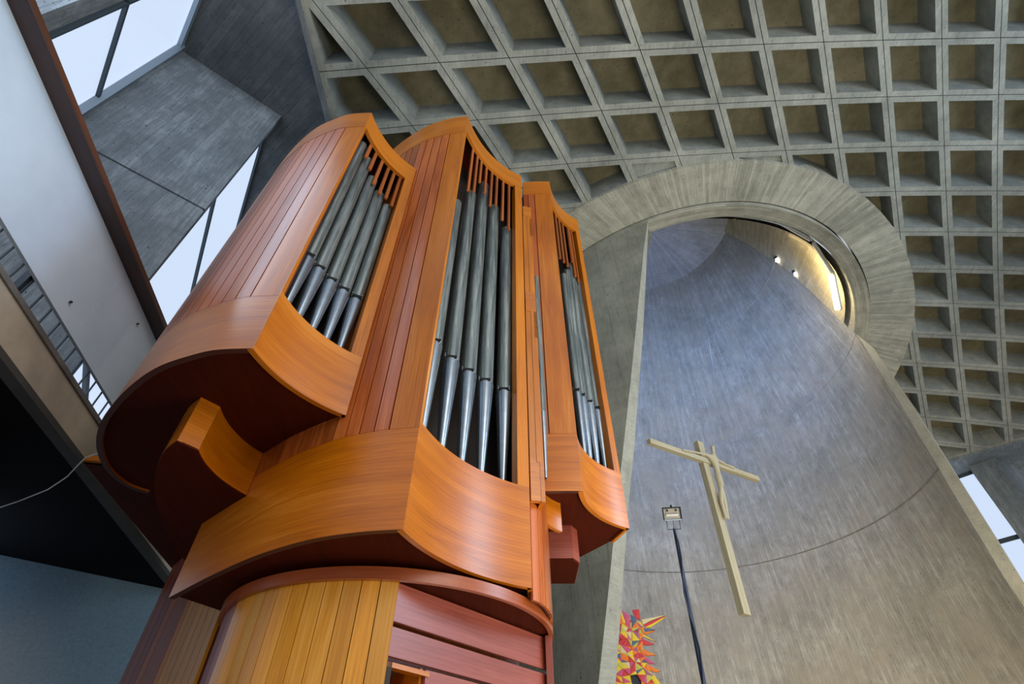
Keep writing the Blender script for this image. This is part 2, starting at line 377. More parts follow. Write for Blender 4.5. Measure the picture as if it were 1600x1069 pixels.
for j in range(-3, 14):
    for i in range(-6, 12):
        q = [surf(i, j), surf(i+1, j), surf(i+1, j+1), surf(i, j+1)]
        cell = [(p[0], p[1]) for p in q]
        cc = (sum(p[0] for p in cell)/4, sum(p[1] for p in cell)/4)
        d = Vector((cc[0]-RO[0], cc[1]-RO[1]))
        if d.length < RO[2] - .9: continue
        if cc[1] > 15 and cc[0] < 12: continue
        if cc[0] > 22 or cc[0] < -6: continue
        outer = inset(cell, .008)
        near_clip = False
        for n, c in (((1, 0), LEFT_X), (tuple(rbn), rbn.dot(Vector(RB0)))):
            outer = clip(outer, n, c)
        if len(outer) < 3 or area2(outer) < .03: continue
        un = d.normalized(); full = outer
        if min(math.hypot(p[0]-RO[0], p[1]-RO[1]) for p in outer) < RO[2]:
            # chord of the circle across this cell
            ang = math.atan2(un.y, un.x); hits = []
            for k in range(len(outer)):
                a, b = Vector(outer[k]), Vector(outer[(k+1) % len(outer)]); c0 = Vector(RO[:2])
                ab = b - a; A = ab.dot(ab); B = 2*ab.dot(a-c0); Cq = (a-c0).dot(a-c0) - RO[2]**2; D = B*B - 4*A*Cq
                if D > 0:
                    for s_ in (-1, 1):
                        t = (-B + s_*math.sqrt(D))/(2*A)
                        if 0 <= t <= 1: hits.append(a + ab*t)
            if len(hits) >= 2:
                h0, h1 = max(((g, h) for g in hits for h in hits), key=lambda gh: (gh[0]-gh[1]).length)
                if (h1-h0).length < 1e-3: continue
                cd = (h1-h0).normalized(); cn = Vector((-cd.y, cd.x))
                if cn.dot(un) < 0: cn = -cn
                full = clip(outer, tuple(cn), cn.dot(h0) - .25)
                outer = clip(outer, tuple(cn), cn.dot(h0)); near_clip = True
            else:
                if d.length < RO[2]: continue
        if len(outer) < 3 or area2(outer) < .02: continue
        def Z(p): 
            gi, gj = grid_of(*p); return surf(gi, gj)[2]
        hole = inset(outer, RIB); mb = MB()
        if len(hole) >= 3 and area2(hole) > .10:
            depth = DEPTH if not near_clip or area2(hole) > .35 else .07
            rim = full
            tri = geometry.tessellate_polygon([[Vector((p[0], p[1], 0)) for p in rim], [Vector((p[0], p[1], 0)) for p in hole]])
            allp = rim + hole
            for t in tri:
                mb.face([(allp[k][0], allp[k][1], Z(allp[k])) for k in t], [(allp[k][0], allp[k][1]) for k in t], 0)
            back = inset(hole, .05 if depth > .3 else .01); 
            if len(back) != len(hole): back = [(p[0] + (cc[0]-p[0])*.06, p[1] + (cc[1]-p[1])*.06) for p in hole]
            n = len(hole)
            for k in range(n):
                a, b = hole[k], hole[(k+1) % n]
                # matching back corners (nearest)
                a2 = min(back, key=lambda g: math.dist(g, a)); b2 = min(back, key=lambda g: math.dist(g, b)); l = math.dist(a, b)
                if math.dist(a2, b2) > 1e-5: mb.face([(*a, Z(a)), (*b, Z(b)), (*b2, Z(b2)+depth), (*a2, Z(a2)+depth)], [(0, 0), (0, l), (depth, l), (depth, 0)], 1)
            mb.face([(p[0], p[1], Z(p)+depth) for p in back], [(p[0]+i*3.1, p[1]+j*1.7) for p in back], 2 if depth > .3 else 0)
        else:
            mb.face([(p[0], p[1], Z(p)) for p in full], None, 0); 
        for k in range(len(full)):                 # the edge of the precast unit, so the joints are deep
            a, b = full[k], full[(k+1) % len(full)]
            mb.face([(*a, Z(a)), (*b, Z(b)), (*b, Z(b)+.16), (*a, Z(a)+.16)], [(0, 0), (0, 1), (.16, 1), (.16, 0)], 1)
        mb.build('coffer', [M_COF, M_COFS, M_COFB], ceiling, smooth=0); ncof += 1
# concrete deck above the coffers
dk = MB(); G = 2
for j in range(-4, 14, G):
    for i in range(-7, 12, G):
        q = [surf(i, j), surf(i+G, j), surf(i+G, j+G), surf(i, j+G)]
        c0 = sum((p for p in q), Vector())/4
        if math.hypot(c0[0]-RO[0], c0[1]-RO[1]) < RO[2] + .2: continue
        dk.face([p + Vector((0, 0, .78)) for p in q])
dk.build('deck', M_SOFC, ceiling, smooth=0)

# ------------------------------------------------------------------ ring of board-marked concrete round the tower opening
def circ(cx, cy, r, a): return (cx + r*math.cos(a), cy + r*math.sin(a))
mb = MB(); A0, A1, n = R(-200), R(32), 150
prev = None
for k in range(n + 1):
    a = A0 + (A1-A0)*k/n
    po = circ(RO[0], RO[1], RO[2] + .10, a); pi = circ(CX, CY, 6.50, a)
    zo, zi = ceil_z(*po) - .10, ceil_z(*pi) - .10
    prof = [(*po, zo + .5), (*po, zo), (*pi, zi), (*pi, zi + .5)]
    u = a * 7.3
    if prev:
        p0, u0 = prev; ln = math.dist(p0[1][:2], p0[2][:2])
        mb.face([p0[0], prof[0], prof[1], p0[1]], [(u0, 0), (u, 0), (u, .3), (u0, .3)])
        mb.face([p0[1], prof[1], prof[2], p0[2]], [(u0, 0), (u, 0), (u, ln), (u0, ln)])
        mb.face([p0[2], prof[2], prof[3], p0[3]], [(u0, 0), (u, 0), (u, .3), (u0, .3)])
    prev = (prof, u)
struct(mb.build('trim_1', M_RINGC, None, smooth=40))

# ------------------------------------------------------------------ round apse: front shell, lintel, jambs, inner wall, light tower
apse = bpy.data.objects.new('wall_back', None); COL.objects.link(apse); struct(apse)
def ang(p): return math.atan2(p[1]-CY, p[0]-CX)
jl = [(1013.5, 333), (1007, 380), (1000, 450), (993, 520), (985, 600), (975, 690), (965, 780), (950, 930), (935, 1069)]
JO = [on_cyl(x, y, 6.48, False) for x, y in jl]
d = (JO[-1] - JO[-2]).normalized(); JO.append(Vector((*circ(CX, CY, 6.48, ang(JO[-1]) - .12), -EYE)))
ji = [(1014.5, 336), (1011, 395), (1008, 460), (1004, 530), (998, 605), (991, 700), (982, 790), (971, 940), (962, 1069)]
JI = [on_cyl(x, y, 6.02, False) for x, y in ji]
JI.append(Vector((*circ(CX, CY, 6.02, ang(JI[-1]) - .12), -EYE)))
# front shell: from the jamb round to the hidden left side
mb = MB(); NS = 26
for r_, J, back in ((6.48, JO, False), (6.02, JI, True)):
    for k in range(len(J)-1):
        a0, a1 = ang(J[k]), ang(J[k+1]); e = R(-215)
        for s_ in range(NS):
            t0, t1 = s_/NS, (s_+1)/NS
            def pt(a, z, t): 
                aa = a + (e-a)*t; zz = min(z, 99)
                if k == 0 and abs(z - J[0].z) < 1e-6: zz = ceil_z(*circ(CX, CY, r_, aa)) + .1
                return (*circ(CX, CY, r_, aa), zz)
            q = [pt(a0, J[k].z, t0), pt(a0, J[k].z, t1), pt(a1, J[k+1].z, t1), pt(a1, J[k+1].z, t0)]
            mb.face(q, [(ang(p)*6.48, p[2]) for p in q])
mb.build('front_shell', M_FRONT, apse, smooth=40)
mb = MB()
mb.strip([tuple(p) for p in JO], [tuple(p) for p in JI], [p.z for p in JO], 0, .5)
for k in range(len(JO)-1): pass
mb.build('left_jamb', M_JAMB, apse, smooth=30)
# right jamb: a slanting pilaster with real thickness
ro = [(1366, 545), (1420, 625), (1475, 712), (1540, 815), (1600, 912)]
ri = [(1338, 522), (1395, 612), (1455, 712), (1520, 820), (1600, 955)]
RO_ = [on_cyl(x, y, 6.03, True) for x, y in ri]
th0 = ang(RO_[0]); 
RI_ = [Vector((*circ(CX, CY, 6.02, ang(p)+.0), p.z)) for p in RO_]
OUT = []
for (x, y), p in zip(ro, RO_):
    dd = ray(x, y); D = math.hypot(p.x, p.y) - .25; t = D / math.hypot(dd[0], dd[1]); OUT.append(Vector((dd[0]*t, dd[1]*t, dd[2]*t)))
for L_ in (RO_, OUT):
    L_.append(Vector((L_[-1].x, L_[-1].y, -EYE)))
mb = MB()
A_, B_ = RO_, OUT
FR = [p + (Vector((p.x, p.y, 0)).normalized()*-.0) for p in A_]
IN = [p + Vector((p.x, p.y, 0)).normalized()*.9 for p in A_]; IN2 = [p + Vector((p.x, p.y, 0)).normalized()*.9 for p in B_]
zz = [p.z for p in A_]
mb.strip([tuple(p) for p in A_], [tuple(p) for p in B_], zz, 0, .6)
mb.strip([tuple(p) for p in B_], [tuple(p) for p in IN2], zz, 0, .9)
mb.strip([tuple(p) for p in IN2], [tuple(p) for p in IN], zz, 0, .6)
mb.strip([tuple(p) for p in IN], [tuple(p) for p in A_], zz, 0, .9)
mb.face([A_[0], B_[0], IN2[0], IN[0]])
mb.build('right_jamb', M_JAMB, apse, smooth=25)
# lintel under the ring
mb = MB(); prev = None; a0, a1, n = ang(JO[0]) - R(1), R(-9), 90
for k in range(n+1):
    a = a0 + (a1-a0)*k/n; s0 = ceil_z(*circ(CX, CY, 6.48, a)) - .1
    pr_ = [(*circ(CX, CY, 6.46, a), s0 + .05), (*circ(CX, CY, 6.44, a), s0 - .14), (*circ(CX, CY, 6.02, a), s0 - .02), (*circ(CX, CY, 6.02, a), s0 + .75), (*circ(CX, CY, 6.46, a), s0 + .75)]
    u = a*6.4
    if prev:
        for m_ in range(5):
            m2 = (m_+1) % 5; w0 = [.0, .14, .58, .9, 1.3, 1.5]
            mb.face([prev[0][m_], pr_[m_], pr_[m2], prev[0][m2]], [(w0[m_], prev[1]), (w0[m_], u), (w0[m_+1], u), (w0[m_+1], prev[1])])
    else: mb.face(pr_)
    prev = (pr_, u)
mb.face(prev[0])
mb.build('lintel', M_RINGC, apse, smooth=40)
mb = MB(); prev = None                            # dark stain line / groove between ring and lintel
# inner wall
def RZ(z):
    T = [(-5, 6.05), (12.9, 6.02), (15.2, 5.55), (17.8, 5.0), (21.8, 4.2), (30, 3.0)]
    for (z0, r0), (z1, r1) in zip(T[:-1], T[1:]):
        if z <= z1: return r0 + (r1-r0)*(z-z0)/(z1-z0)
    return 3
def CZ(z):
    t = max(0, min(1, (z - 12.9)/8.9)); return (CX + .45*t, CY - .25*t)
zs = [-EYE, 2, 5, 7.58, 7.62, 10, 12.9, 14, 15.5, 17.78, 17.82, 19.5, 21.8]
aR = ang(RO_[0])
def edge_angle(z):
    L = list(reversed(RO_))
    for p, q in zip(L[:-1], L[1:]):
        if z <= q.z: return ang(p) + (ang(q)-ang(p))*(z-p.z)/max(1e-6, q.z-p.z)
    return ang(RO_[0])
mb = MB(); NA = 96; E0, E1 = aR, R(205)
def shell_pt(a, z, dr=0): c = CZ(z); return (*circ(c[0], c[1], RZ(z) + dr, a), z)
for z0, z1 in zip(zs[:-1], zs[1:]):
    if z0 >= 12.9: continue
    for k in range(NA):
        e0, e1_ = edge_angle(z0), edge_angle(z1)
        a0_, b0_ = e0 + (E1-e0)*k/NA, e0 + (E1-e0)*(k+1)/NA; a1_, b1_ = e1_ + (E1-e1_)*k/NA, e1_ + (E1-e1_)*(k+1)/NA
        q = [shell_pt(b0_, z0), shell_pt(a0_, z0), shell_pt(a1_, z1), shell_pt(b1_, z1)]
        mb.face(q, [(b0_*6.05, z0), (a0_*6.05, z0), (a1_*6.05, z1), (b1_*6.05, z1)], 0)
mb.build('apse_wall', M_APSE, apse, smooth=50)
def joint(nm, z, h, dr, m, e0=None):
    mb = MB(); n = 80; s = edge_angle(z) if e0 is None else e0
    for k in range(n):
        a_, b_ = s + (E1-s)*k/n, s + (E1-s)*(k+1)/n
        P = [(shell_pt(a, z-h, 0), shell_pt(a, z-h*.6, -dr), shell_pt(a, z+h*.6, -dr), shell_pt(a, z+h, 0)) for a in (a_, b_)]
        for q in range(3): mb.face([P[0][q], P[1][q], P[1][q+1], P[0][q+1]])
    return mb.build(nm, m, apse, smooth=40)
M_STAIN = plain('pour_joint_stain', (.17, .155, .125), .9, var=.3)
joint('pour_joint', 7.6, .022, .012, M_STAIN); joint('pour_joint', 12.6, .02, .012, M_APSE); joint('pour_joint', 17.8, .03, .015, M_APSE, R(-10))
# above the ring the tower narrows
def on_cone(x, y):                                # first wall point met by the ray inside the tower
    d = ray(x, y); t = 13.1/d[2]
    while t*d[2] < 21.8:
        c = CZ(t*d[2])
        if math.hypot(d[0]*t - c[0], d[1]*t - c[1]) > RZ(t*d[2]): break
        t += .01
    return Vector((d[0]*t, d[1]*t, d[2]*t))
Wp = []
for x, y in [(1058, 337), (1085, 340), (1130, 360)]: Wp.append(Vector((*at_z(x, y, 21.8), 21.8)))
for x, y in [(1150, 369), (1175, 383), (1215, 407), (1244, 428), (1270, 451), (1295, 474), (1318, 498), (1338, 521)]:
    Wp.append(on_cone(x, y))
mb = MB(); zs2 = [12.9, 14, 15.2, 16.5, 17.8, 19.5, 21.8]
for k in range(120):
    a_, b_ = 2*math.pi*k/120, 2*math.pi*(k+1)/120
    for z0, z1 in zip(zs2[:-1], zs2[1:]):
        mb.face([shell_pt(b_, z0), shell_pt(a_, z0), shell_pt(a_, z1), shell_pt(b_, z1)], [(b_*5, z0), (a_*5, z0), (a_*5, z1), (b_*5, z1)])
mb.build('tower_wall', M_APSE, apse, smooth=50)
mb = MB(); cc = CZ(21.8); n = 64                  # flat cap, radial boards
for k in range(n):
    a_, b_ = 2*math.pi*k/n, 2*math.pi*(k+1)/n
    for r0, r1 in ((0, 1.6), (1.6, 3.0), (3.0, 4.3)):
        q = [(*circ(*cc, r0, a_), 21.8), (*circ(*cc, r1, a_), 21.8), (*circ(*cc, r1, b_), 21.8), (*circ(*cc, r0, b_), 21.8)]
        if r0 == 0: mb.face(q[:3], [(a_*3, 0), (a_*3, r1), (b_*3, r1)])
        else: mb.face(q, [(a_*3, r0), (a_*3, r1), (b_*3, r1), (b_*3, r0)])
mb.build('tower_cap', M_UPPER, apse, smooth=0)
# warm board-marked facing on the near side of the tower, between the lintel and the blue wall
WPX = [(1040, 337), (1085, 341), (1130, 360), (1172, 381), (1215, 407), (1244, 428), (1290, 470), (1318, 497), (1340, 523)]
NPX = [(1040, 334), (1085, 330), (1130, 327), (1172, 330), (1220, 340), (1272, 352), (1328, 402), (1348, 456), (1346, 526)]
def along(L, t):
    t *= len(L)-1; k = min(len(L)-2, int(t)); return (L[k][0] + (L[k+1][0]-L[k][0])*(t-k), L[k][1] + (L[k+1][1]-L[k][1])*(t-k))
mb = MB(); NW = 56; NR = 6; rows = []; cvec = None
for k in range(NW+1):
    w_, n_ = along(WPX, k/NW), along(NPX, k/NW); row = []
    for q in range(NR+1):
        p = on_cone(w_[0] + (n_[0]-w_[0])*q/NR, w_[1] + (n_[1]-w_[1])*q/NR); c = CZ(p.z)
        dv = Vector((p.x-c[0], p.y-c[1])).normalized()*RZ(p.z)*.975; row.append(Vector((c[0] + dv.x, c[1] + dv.y, p.z)))
    rows.append(row)
U_ = [0]
for k in range(NW): U_.append(U_[-1] + (rows[k+1][NR//2]-rows[k][NR//2]).length)
for k in range(NW):
    for q in range(NR):
        mb.face([rows[k][q], rows[k+1][q], rows[k+1][q+1], rows[k][q+1]], [(U_[k], q*.6), (U_[k+1], q*.6), (U_[k+1], q*.6+.6), (U_[k], q*.6+.6)])
M_WARM = concrete('sloped_slab_concrete', (.24, .20, .12), (.38, .33, .22), (.50, .45, .32), board=.16, contrast=.35, patches=.3)
mb.build('sloping_facing', M_WARM, apse, smooth=40)
# fluorescent tube fittings behind the lintel
def bar_px(pxs, dz):
    out = []
    for x, y in pxs:
        z = 13.1
        for _ in range(30): X = at_z(x, y, z); z = ceil_z(*X) + dz
        out.append(Vector((*X, z)))
    return out
pts = bar_px([(1150, 331), (1214, 344), (1270, 376), (1303, 428), (1314, 484)], .02)
for k in range(len(pts)-1):
    t = thing('tube_light_fitting', ['narrow unlit tube fitting above the arch, highest of the row', 'pale unlit tube fitting above the arch, left of the bent corner', 'pale tube fitting above the arch, just above the lit tube', 'lit fluorescent tube at the right end under the arch'][k], 'light fitting', tuple(pts[k]), 'tube fittings above the arch')
    a, b = pts[k], pts[k+1]; d = (b-a)
    MB().tube([a + d*.02, b - d*.02], .045, 6).build('casing', M_JAMB if k < 3 else M_FRAME2, t)
    if k == 3:
        pl_ = bpy.data.lights.new('tube_glow', 'POINT'); pl_.energy = 300; pl_.color = (1.0, .80, .45); pl_.shadow_soft_size = .1
        po_ = bpy.data.objects.new('tube_glow', pl_); COL.objects.link(po_); po_.location = (a+b)/2 + Vector((-.9, .5, .5 + EYE))
        o = MB().tube([a + d*.05 + Vector((-.12, 0, -.03)), b - d*.05 + Vector((-.12, 0, -.03))], .085, 10).build('tube', M_TUBE, t)
    else:
        MB().tube([a + d*.05 + Vector((-.05, .03, -.03)), b - d*.05 + Vector((-.05, .03, -.03))], .02, 8).build('tube', M_WHITE, t)
for k, (x, y) in enumerate([(1215, 407), (1244, 429)]):
    p = on_cone(x, y); p = p*.985
    t = thing('spotlight', ['small bright spotlight at the rim of the blue tower wall, upper one', 'small bright spotlight at the rim of the blue tower wall, lower one'][k], 'spotlight', tuple(p), 'spotlights in the light tower')
    MB().lathe(p.x, p.y, [(0, p.z-.07), (.06, p.z-.05), (.085, p.z), (.06, p.z+.05), (0, p.z+.07)], 14).build('bulb', M_LAMP, t)
    MB().lathe(p.x, p.y, [(.03, p.z+.07), (.09, p.z+.08), (.09, p.z+.2), (0, p.z+.2)], 14).build('housing', M_STEEL, t)

# ------------------------------------------------------------------ left side: saw-tooth wall of piers and windows
def unit(a): return Vector((math.sin(R(a)), math.cos(R(a))))
zw = 11.2
e1, e2 = unit(51.4), unit(-41.8)
P1 = Vector((-6.56, 2.98)); P1r = Vector((-4.94, 4.29))
def pier(name, a, b, depth, z0, z1):
    n = e2*depth
    poly = [tuple(a), tuple(b), tuple(b+n), tuple(a+n)]
    mb = MB(); L = (b-a).length
    mid = height(322, 330, b.length)
    for q0, q1 in ((z0, mid-.03), (mid+.03, z1)):
        mb.prism(poly, q0, q1)
    mb.prism([tuple(a+e2*.03), tuple(b+e2*.03 - e1*.03), tuple(b+n), tuple(a+n)], mid-.03, mid+.03)
    return struct(mb.build(name, M_PIER, None, smooth=0))
pier('wall_left', P1, P1r, .22, 1.2, zw)
def window(name, a, b, z0, z1, hm, vm, fr=.07):
    # frosted glazing between plan points a and b; horizontal members at heights hm, vertical at fractions vm
    w_ = bpy.data.objects.new(name, None); COL.objects.link(w_); struct(w_)
    d = (b-a).normalized(); n = Vector((-d.y, d.x)); L = (b-a).length; rz = math.atan2(d.y, d.x)
    def bar(nm, s0, s1, q0, q1, off, t, m):
        c = a + d*(s0+s1)/2 + n*off
        MB().box((c.x, c.y, (q0+q1)/2), (s1-s0, t, q1-q0), rz).build(nm, m, w_, smooth=0)
    xs = [0] + [v*L for v in vm] + [L]; hs = [z0] + hm + [z1]
    for k in range(len(xs)-1):
        for q in range(len(hs)-1):
            bar('pane', xs[k]+.01, xs[k+1]-.01, hs[q]+.01, hs[q+1]-.01, 0, .012, M_GLASS)
    for k, x in enumerate(xs):
        ed = k in (0, len(xs)-1); bar('frame', max(0, x-fr/2), min(L, x+fr/2), z0, z1, 0, .12, M_FRAME)
    for h in hs: bar('frame', 0, L, h-fr/2, h+fr/2, 0, .11, M_FRAME)
    return w_
# window 1 meets the pier along its left edge; window 2 starts behind the pier's right edge
def vp(x, y, P, d_): n_ = (d_.y, -d_.x); r_ = ray(x, y); t_ = (P[0]*n_[0]+P[1]*n_[1])/(r_[0]*n_[0]+r_[1]*n_[1]); return r_*t_
w1e = Vector(vp(187, 3, P1, e2)[:2])
W1 = window('window_1', P1 - e2*.06, w1e, 1.2, zw-.03, [2.9, 4.6, vp(172, 75, P1, e2).z], [], .07)
# light metal reveal along the pier edge and under the soffit
tr = MB().box(((P1-e2*.10+e1*.02).x, (P1-e2*.10+e1*.02).y, (1.2+zw)/2), (.16, .10, zw-1.2), math.atan2(e1.y, e1.x)+R(20)).build('trim_2', M_FRAME2, None, smooth=0); struct(tr)
c = (P1+w1e)/2 + e1*.04
struct(MB().box((c.x, c.y, zw-.09), ((P1-w1e).length, .08, .16), math.atan2(e2.y, e2.x)).build('trim_3', M_FRAME2, None, smooth=0))
e2b = unit(-32); Q2 = Vector(at_z(399, 246, zw-.1))
W2 = window('window_2', Q2 - e2b*.55, Q2 + e2b*6.5, 1.2, zw-.06, [3.2, 4.6, vp(316, 378, Q2, e2b).z], [.75], .09)
P2 = Q2 + e2b*6.5
struct(MB().prism([tuple(P2), tuple(P2 + e1*1.5), tuple(P2 + e1*1.5 + e2*.25), tuple(P2 + e2*.25)], 1.2, zw).build('wall_left_far', M_PIER, None, smooth=0))
q_ = P1r + e2*.21
struct(MB().prism([tuple(P1r + e2*.2 - e1*.02), tuple(P1r + e2*.2 - e1*.25), tuple(Q2 - e2b*.6 - e1*.25), tuple(Q2 - e2b*.5)], 1.2, zw).build('wall_left_return', M_PIER, None, smooth=0))
P0 = w1e
struct(MB().prism([tuple(P0), tuple(P0 - e1*2.4), tuple(P0 - e1*2.4 - e2*.3), tuple(P0 - e2*.3)], 1.2, zw).build('wall_left_near', M_PIER, None, smooth=0))
# dark concrete soffit between the piers and the coffered vault
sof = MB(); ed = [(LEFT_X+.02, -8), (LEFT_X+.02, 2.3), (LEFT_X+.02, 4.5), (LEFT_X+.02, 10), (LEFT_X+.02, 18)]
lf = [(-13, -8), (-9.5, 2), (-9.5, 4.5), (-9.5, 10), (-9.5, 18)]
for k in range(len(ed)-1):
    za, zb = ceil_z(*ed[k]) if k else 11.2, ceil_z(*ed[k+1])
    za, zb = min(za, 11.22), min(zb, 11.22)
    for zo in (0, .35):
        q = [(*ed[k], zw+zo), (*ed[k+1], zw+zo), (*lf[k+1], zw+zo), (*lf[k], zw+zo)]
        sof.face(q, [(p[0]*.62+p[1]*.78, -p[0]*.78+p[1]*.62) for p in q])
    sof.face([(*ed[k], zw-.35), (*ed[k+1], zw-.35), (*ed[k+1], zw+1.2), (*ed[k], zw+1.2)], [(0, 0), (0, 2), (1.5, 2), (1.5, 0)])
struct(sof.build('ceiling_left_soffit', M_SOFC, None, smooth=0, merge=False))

# right side: edge of the vault, soffit, pier and window beyond the apse
rd = (Vector(RB1)-Vector(RB0)).normalized(); ro_ = -rbn
a, b = Vector(RB0) - rd*6, Vector(RB1) + rd*8
zr = 11.35
mb = MB()
q = [(*a, zr), (*b, zr), (*(b+ro_*9), zr), (*(a+ro_*9), zr)]
mb.face(q, [(p[0]*.7-p[1]*.7, p[0]*.7+p[1]*.7) for p in q]); mb.face([(p[0], p[1], p[2]+.4) for p in reversed(q)])
mb.face([(*a, zr), (*b, zr), (*b, zr+1.5), (*a, zr+1.5)])
struct(mb.build('ceiling_right_soffit', M_PIER, None, smooth=0, merge=False))
W3c = Vector(at_z(1545, 727, zr))
W3 = window('window_3', W3c + e2*.1, W3c + e2*5, -EYE, zr-.05, [2.4, 5.6, 8.55], [.5], .16)
PC = Vector(at_z(1553, 716, zr))
struct(MB().prism([tuple(PC), tuple(PC + unit(62)*4), tuple(PC + unit(62)*4 + e2*.5), tuple(PC + e2*.9 - e1*.05)], -EYE, zr).build('wall_right', M_PIER, None, smooth=0))
struct(MB().prism([tuple(W3c + e2*.0), tuple(W3c + e2*.2), tuple(PC + e2*.9), tuple(PC + e2*.02)], -EYE, zr-.01).build('trim_5', M_RAIL, None, smooth=0))

# ------------------------------------------------------------------ balcony on the left
eb = unit(-10); GB = Vector((-3.95, 4.05)); nb = Vector((eb.y, -eb.x))   # nb points to the nave
def gp(s, off=0): p = GB + eb*s + nb*off; return (p.x, p.y)
S0, S1 = -6.5, 3.3
balc = thing('balcony', 'balcony with a white panelled parapet and dark wooden handrail left of the organ', 'balcony', (GB.x, GB.y, 2.6))
def gbox(nm, s0, s1, o0, o1, z0, z1, m, horiz=True, bev=0):
    return MB().prism([gp(s0, o0), gp(s1, o0), gp(s1, o1), gp(s0, o1)], z0, z1, horiz=horiz).build(nm, m, balc, smooth=0, bevel=bev)
gbox('slab_edge', S0, S1, -.12, 0, 2.60, 2.90, M_BEIGE)
gbox('edge_strip', S0, S1, -.10, .015, 2.545, 2.60, M_GREYD)
gbox('edge_strip', S0, S1, -.12, .02, 2.90, 2.945, M_GREY)
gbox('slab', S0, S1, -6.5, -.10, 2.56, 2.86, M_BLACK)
gbox('parapet_panel', S0, -1.0, -.05, -.02, 3.17, 4.06, M_PALE); gbox('parapet_panel', -.995, S1, -.05, -.02, 3.17, 4.06, M_PALE)
gbox('handrail', S0, S1, -.09, .12, 4.058, 4.105, M_RAIL, bev=.004)
gbox('handrail_edge', S0, S1, .12, .135, 4.055, 4.11, M_RAIL2)
for k in range(62):
    s_ = S0 + .1 + k*.155
    gbox('baluster', s_, s_+.012, -.072, -.060, 2.93, 3.3, M_FRAME, False)
gbox('post', -1.62, -1.56, -.14, -.08, 2.9, 3.5, M_STEEL, False)
gbox('lower_rail', S0, S1, -.08, -.055, 3.20, 3.225, M_STEEL)
for s_, z_ in ((-1.25, 3.32), (-.45, 3.9), (1.4, 3.3)):
    p = gp(s_, -.012); MB().tube([(p[0], p[1], z_), (p[0]+.012, p[1]-.002, z_)], .012, 10).build('screw', M_STEEL, balc)
# blue-grey wall under the balcony
wb = unit(52.5); B0 = Vector((-4.72, 7.22))
poly = [tuple(B0 + wb*3.2), tuple(B0 - wb*7), tuple(B0 - wb*7 + Vector((-wb.y, wb.x))*.25), tuple(B0 + wb*3.2 + Vector((-wb.y, wb.x))*.25)]
struct(MB().prism(poly, -EYE, 2.6).build('wall_under_balcony', M_BLUEW, None, smooth=0))
bw = [tuple(B0 + wb*.0), tuple(B0 + wb*7), tuple(B0 + wb*7 + Vector((-wb.y, wb.x))*.3), tuple(B0 + Vector((-wb.y, wb.x))*.3)]
struct(MB().prism(bw, 2.6, zw).prism([tuple(B0 + wb*3.2), bw[1], bw[2], tuple(B0 + wb*3.2 + Vector((-wb.y, wb.x))*.3)], -EYE, 2.6).build('wall_behind_organ', M_FRONT, None, smooth=0))
# thin cord hanging under the balcony
px = [(-6, 795), (30, 783), (75, 765), (105, 745), (122, 727), (134, 715), (165, 704)]
cord = []
for k, (x, y) in enumerate(px):
    z = 2.50 - .05*math.sin(k); p = at_z(x, y, 2.5); cord.append((p[0], p[1], 2.5))
tag(MB().tube(cord, .006, 6).build('cord', M_WHITE), 'thin white cord slung under the dark balcony', 'cord')

# ------------------------------------------------------------------ organ
def spline(P, n=10):
    out = []
    for k in range(len(P)-1):
        p0 = P[max(0, k-1)]; p1 = P[k]; p2 = P[k+1]; p3 = P[min(len(P)-1, k+2)]
        for q in range(n):
            t = q/n
            out.append(tuple(.5*((2*p1[c]) + (-p0[c]+p2[c])*t + (2*p0[c]-5*p1[c]+4*p2[c]-p3[c])*t*t + (-p0[c]+3*p1[c]-3*p2[c]+p3[c])*t**3) for c in (0, 1)))
    out.append(tuple(P[-1])); return out
def arc(A, B, sag, n=24):                         # from A to B bulging to the left of AB by sag * length
    A, B = Vector(A), Vector(B); c = (B-A); L = c.length; d = c/L; nn = Vector((-d.y, d.x)); out = []
    h = sag*L; rr = (L*L/4 + h*h)/(2*h); half = math.asin(L/2/rr)
    for k in range(n+1):
        a = -half + 2*half*k/n
        out.append(tuple(A + d*(L/2 + rr*math.sin(a)) + nn*(rr*math.cos(a) - rr*math.cos(half))))
    return out
def sub(pts, s0, s1):                             # part of a polyline between arc lengths
    L = [0]
    for k in range(len(pts)-1): L.append(L[-1] + math.dist(pts[k], pts[k+1]))
    def P(s):
        s = max(0, min(L[-1], s))
        for k in range(len(pts)-1):
            if s <= L[k+1] + 1e-9:
                t = (s-L[k])/max(1e-9, L[k+1]-L[k]); return tuple(pts[k][c] + (pts[k+1][c]-pts[k][c])*t for c in (0, 1))
        return pts[-1]
    out = [P(s0)]
    for k in range(len(pts)):
        if s0 + 1e-4 < L[k] < s1 - 1e-4: out.append(pts[k])
    out.append(P(s1)); return out
def plen(pts): return sum(math.dist(pts[k], pts[k+1]) for k in range(len(pts)-1))
def offset(pts, t):
    out = []
    for k in range(len(pts)):
        a = Vector(pts[max(0, k-1)]); b = Vector(pts[min(len(pts)-1, k+1)]); d = (b-a).normalized()
        out.append((pts[k][0] - d.y*t, pts[k][1] + d.x*t))
    return out
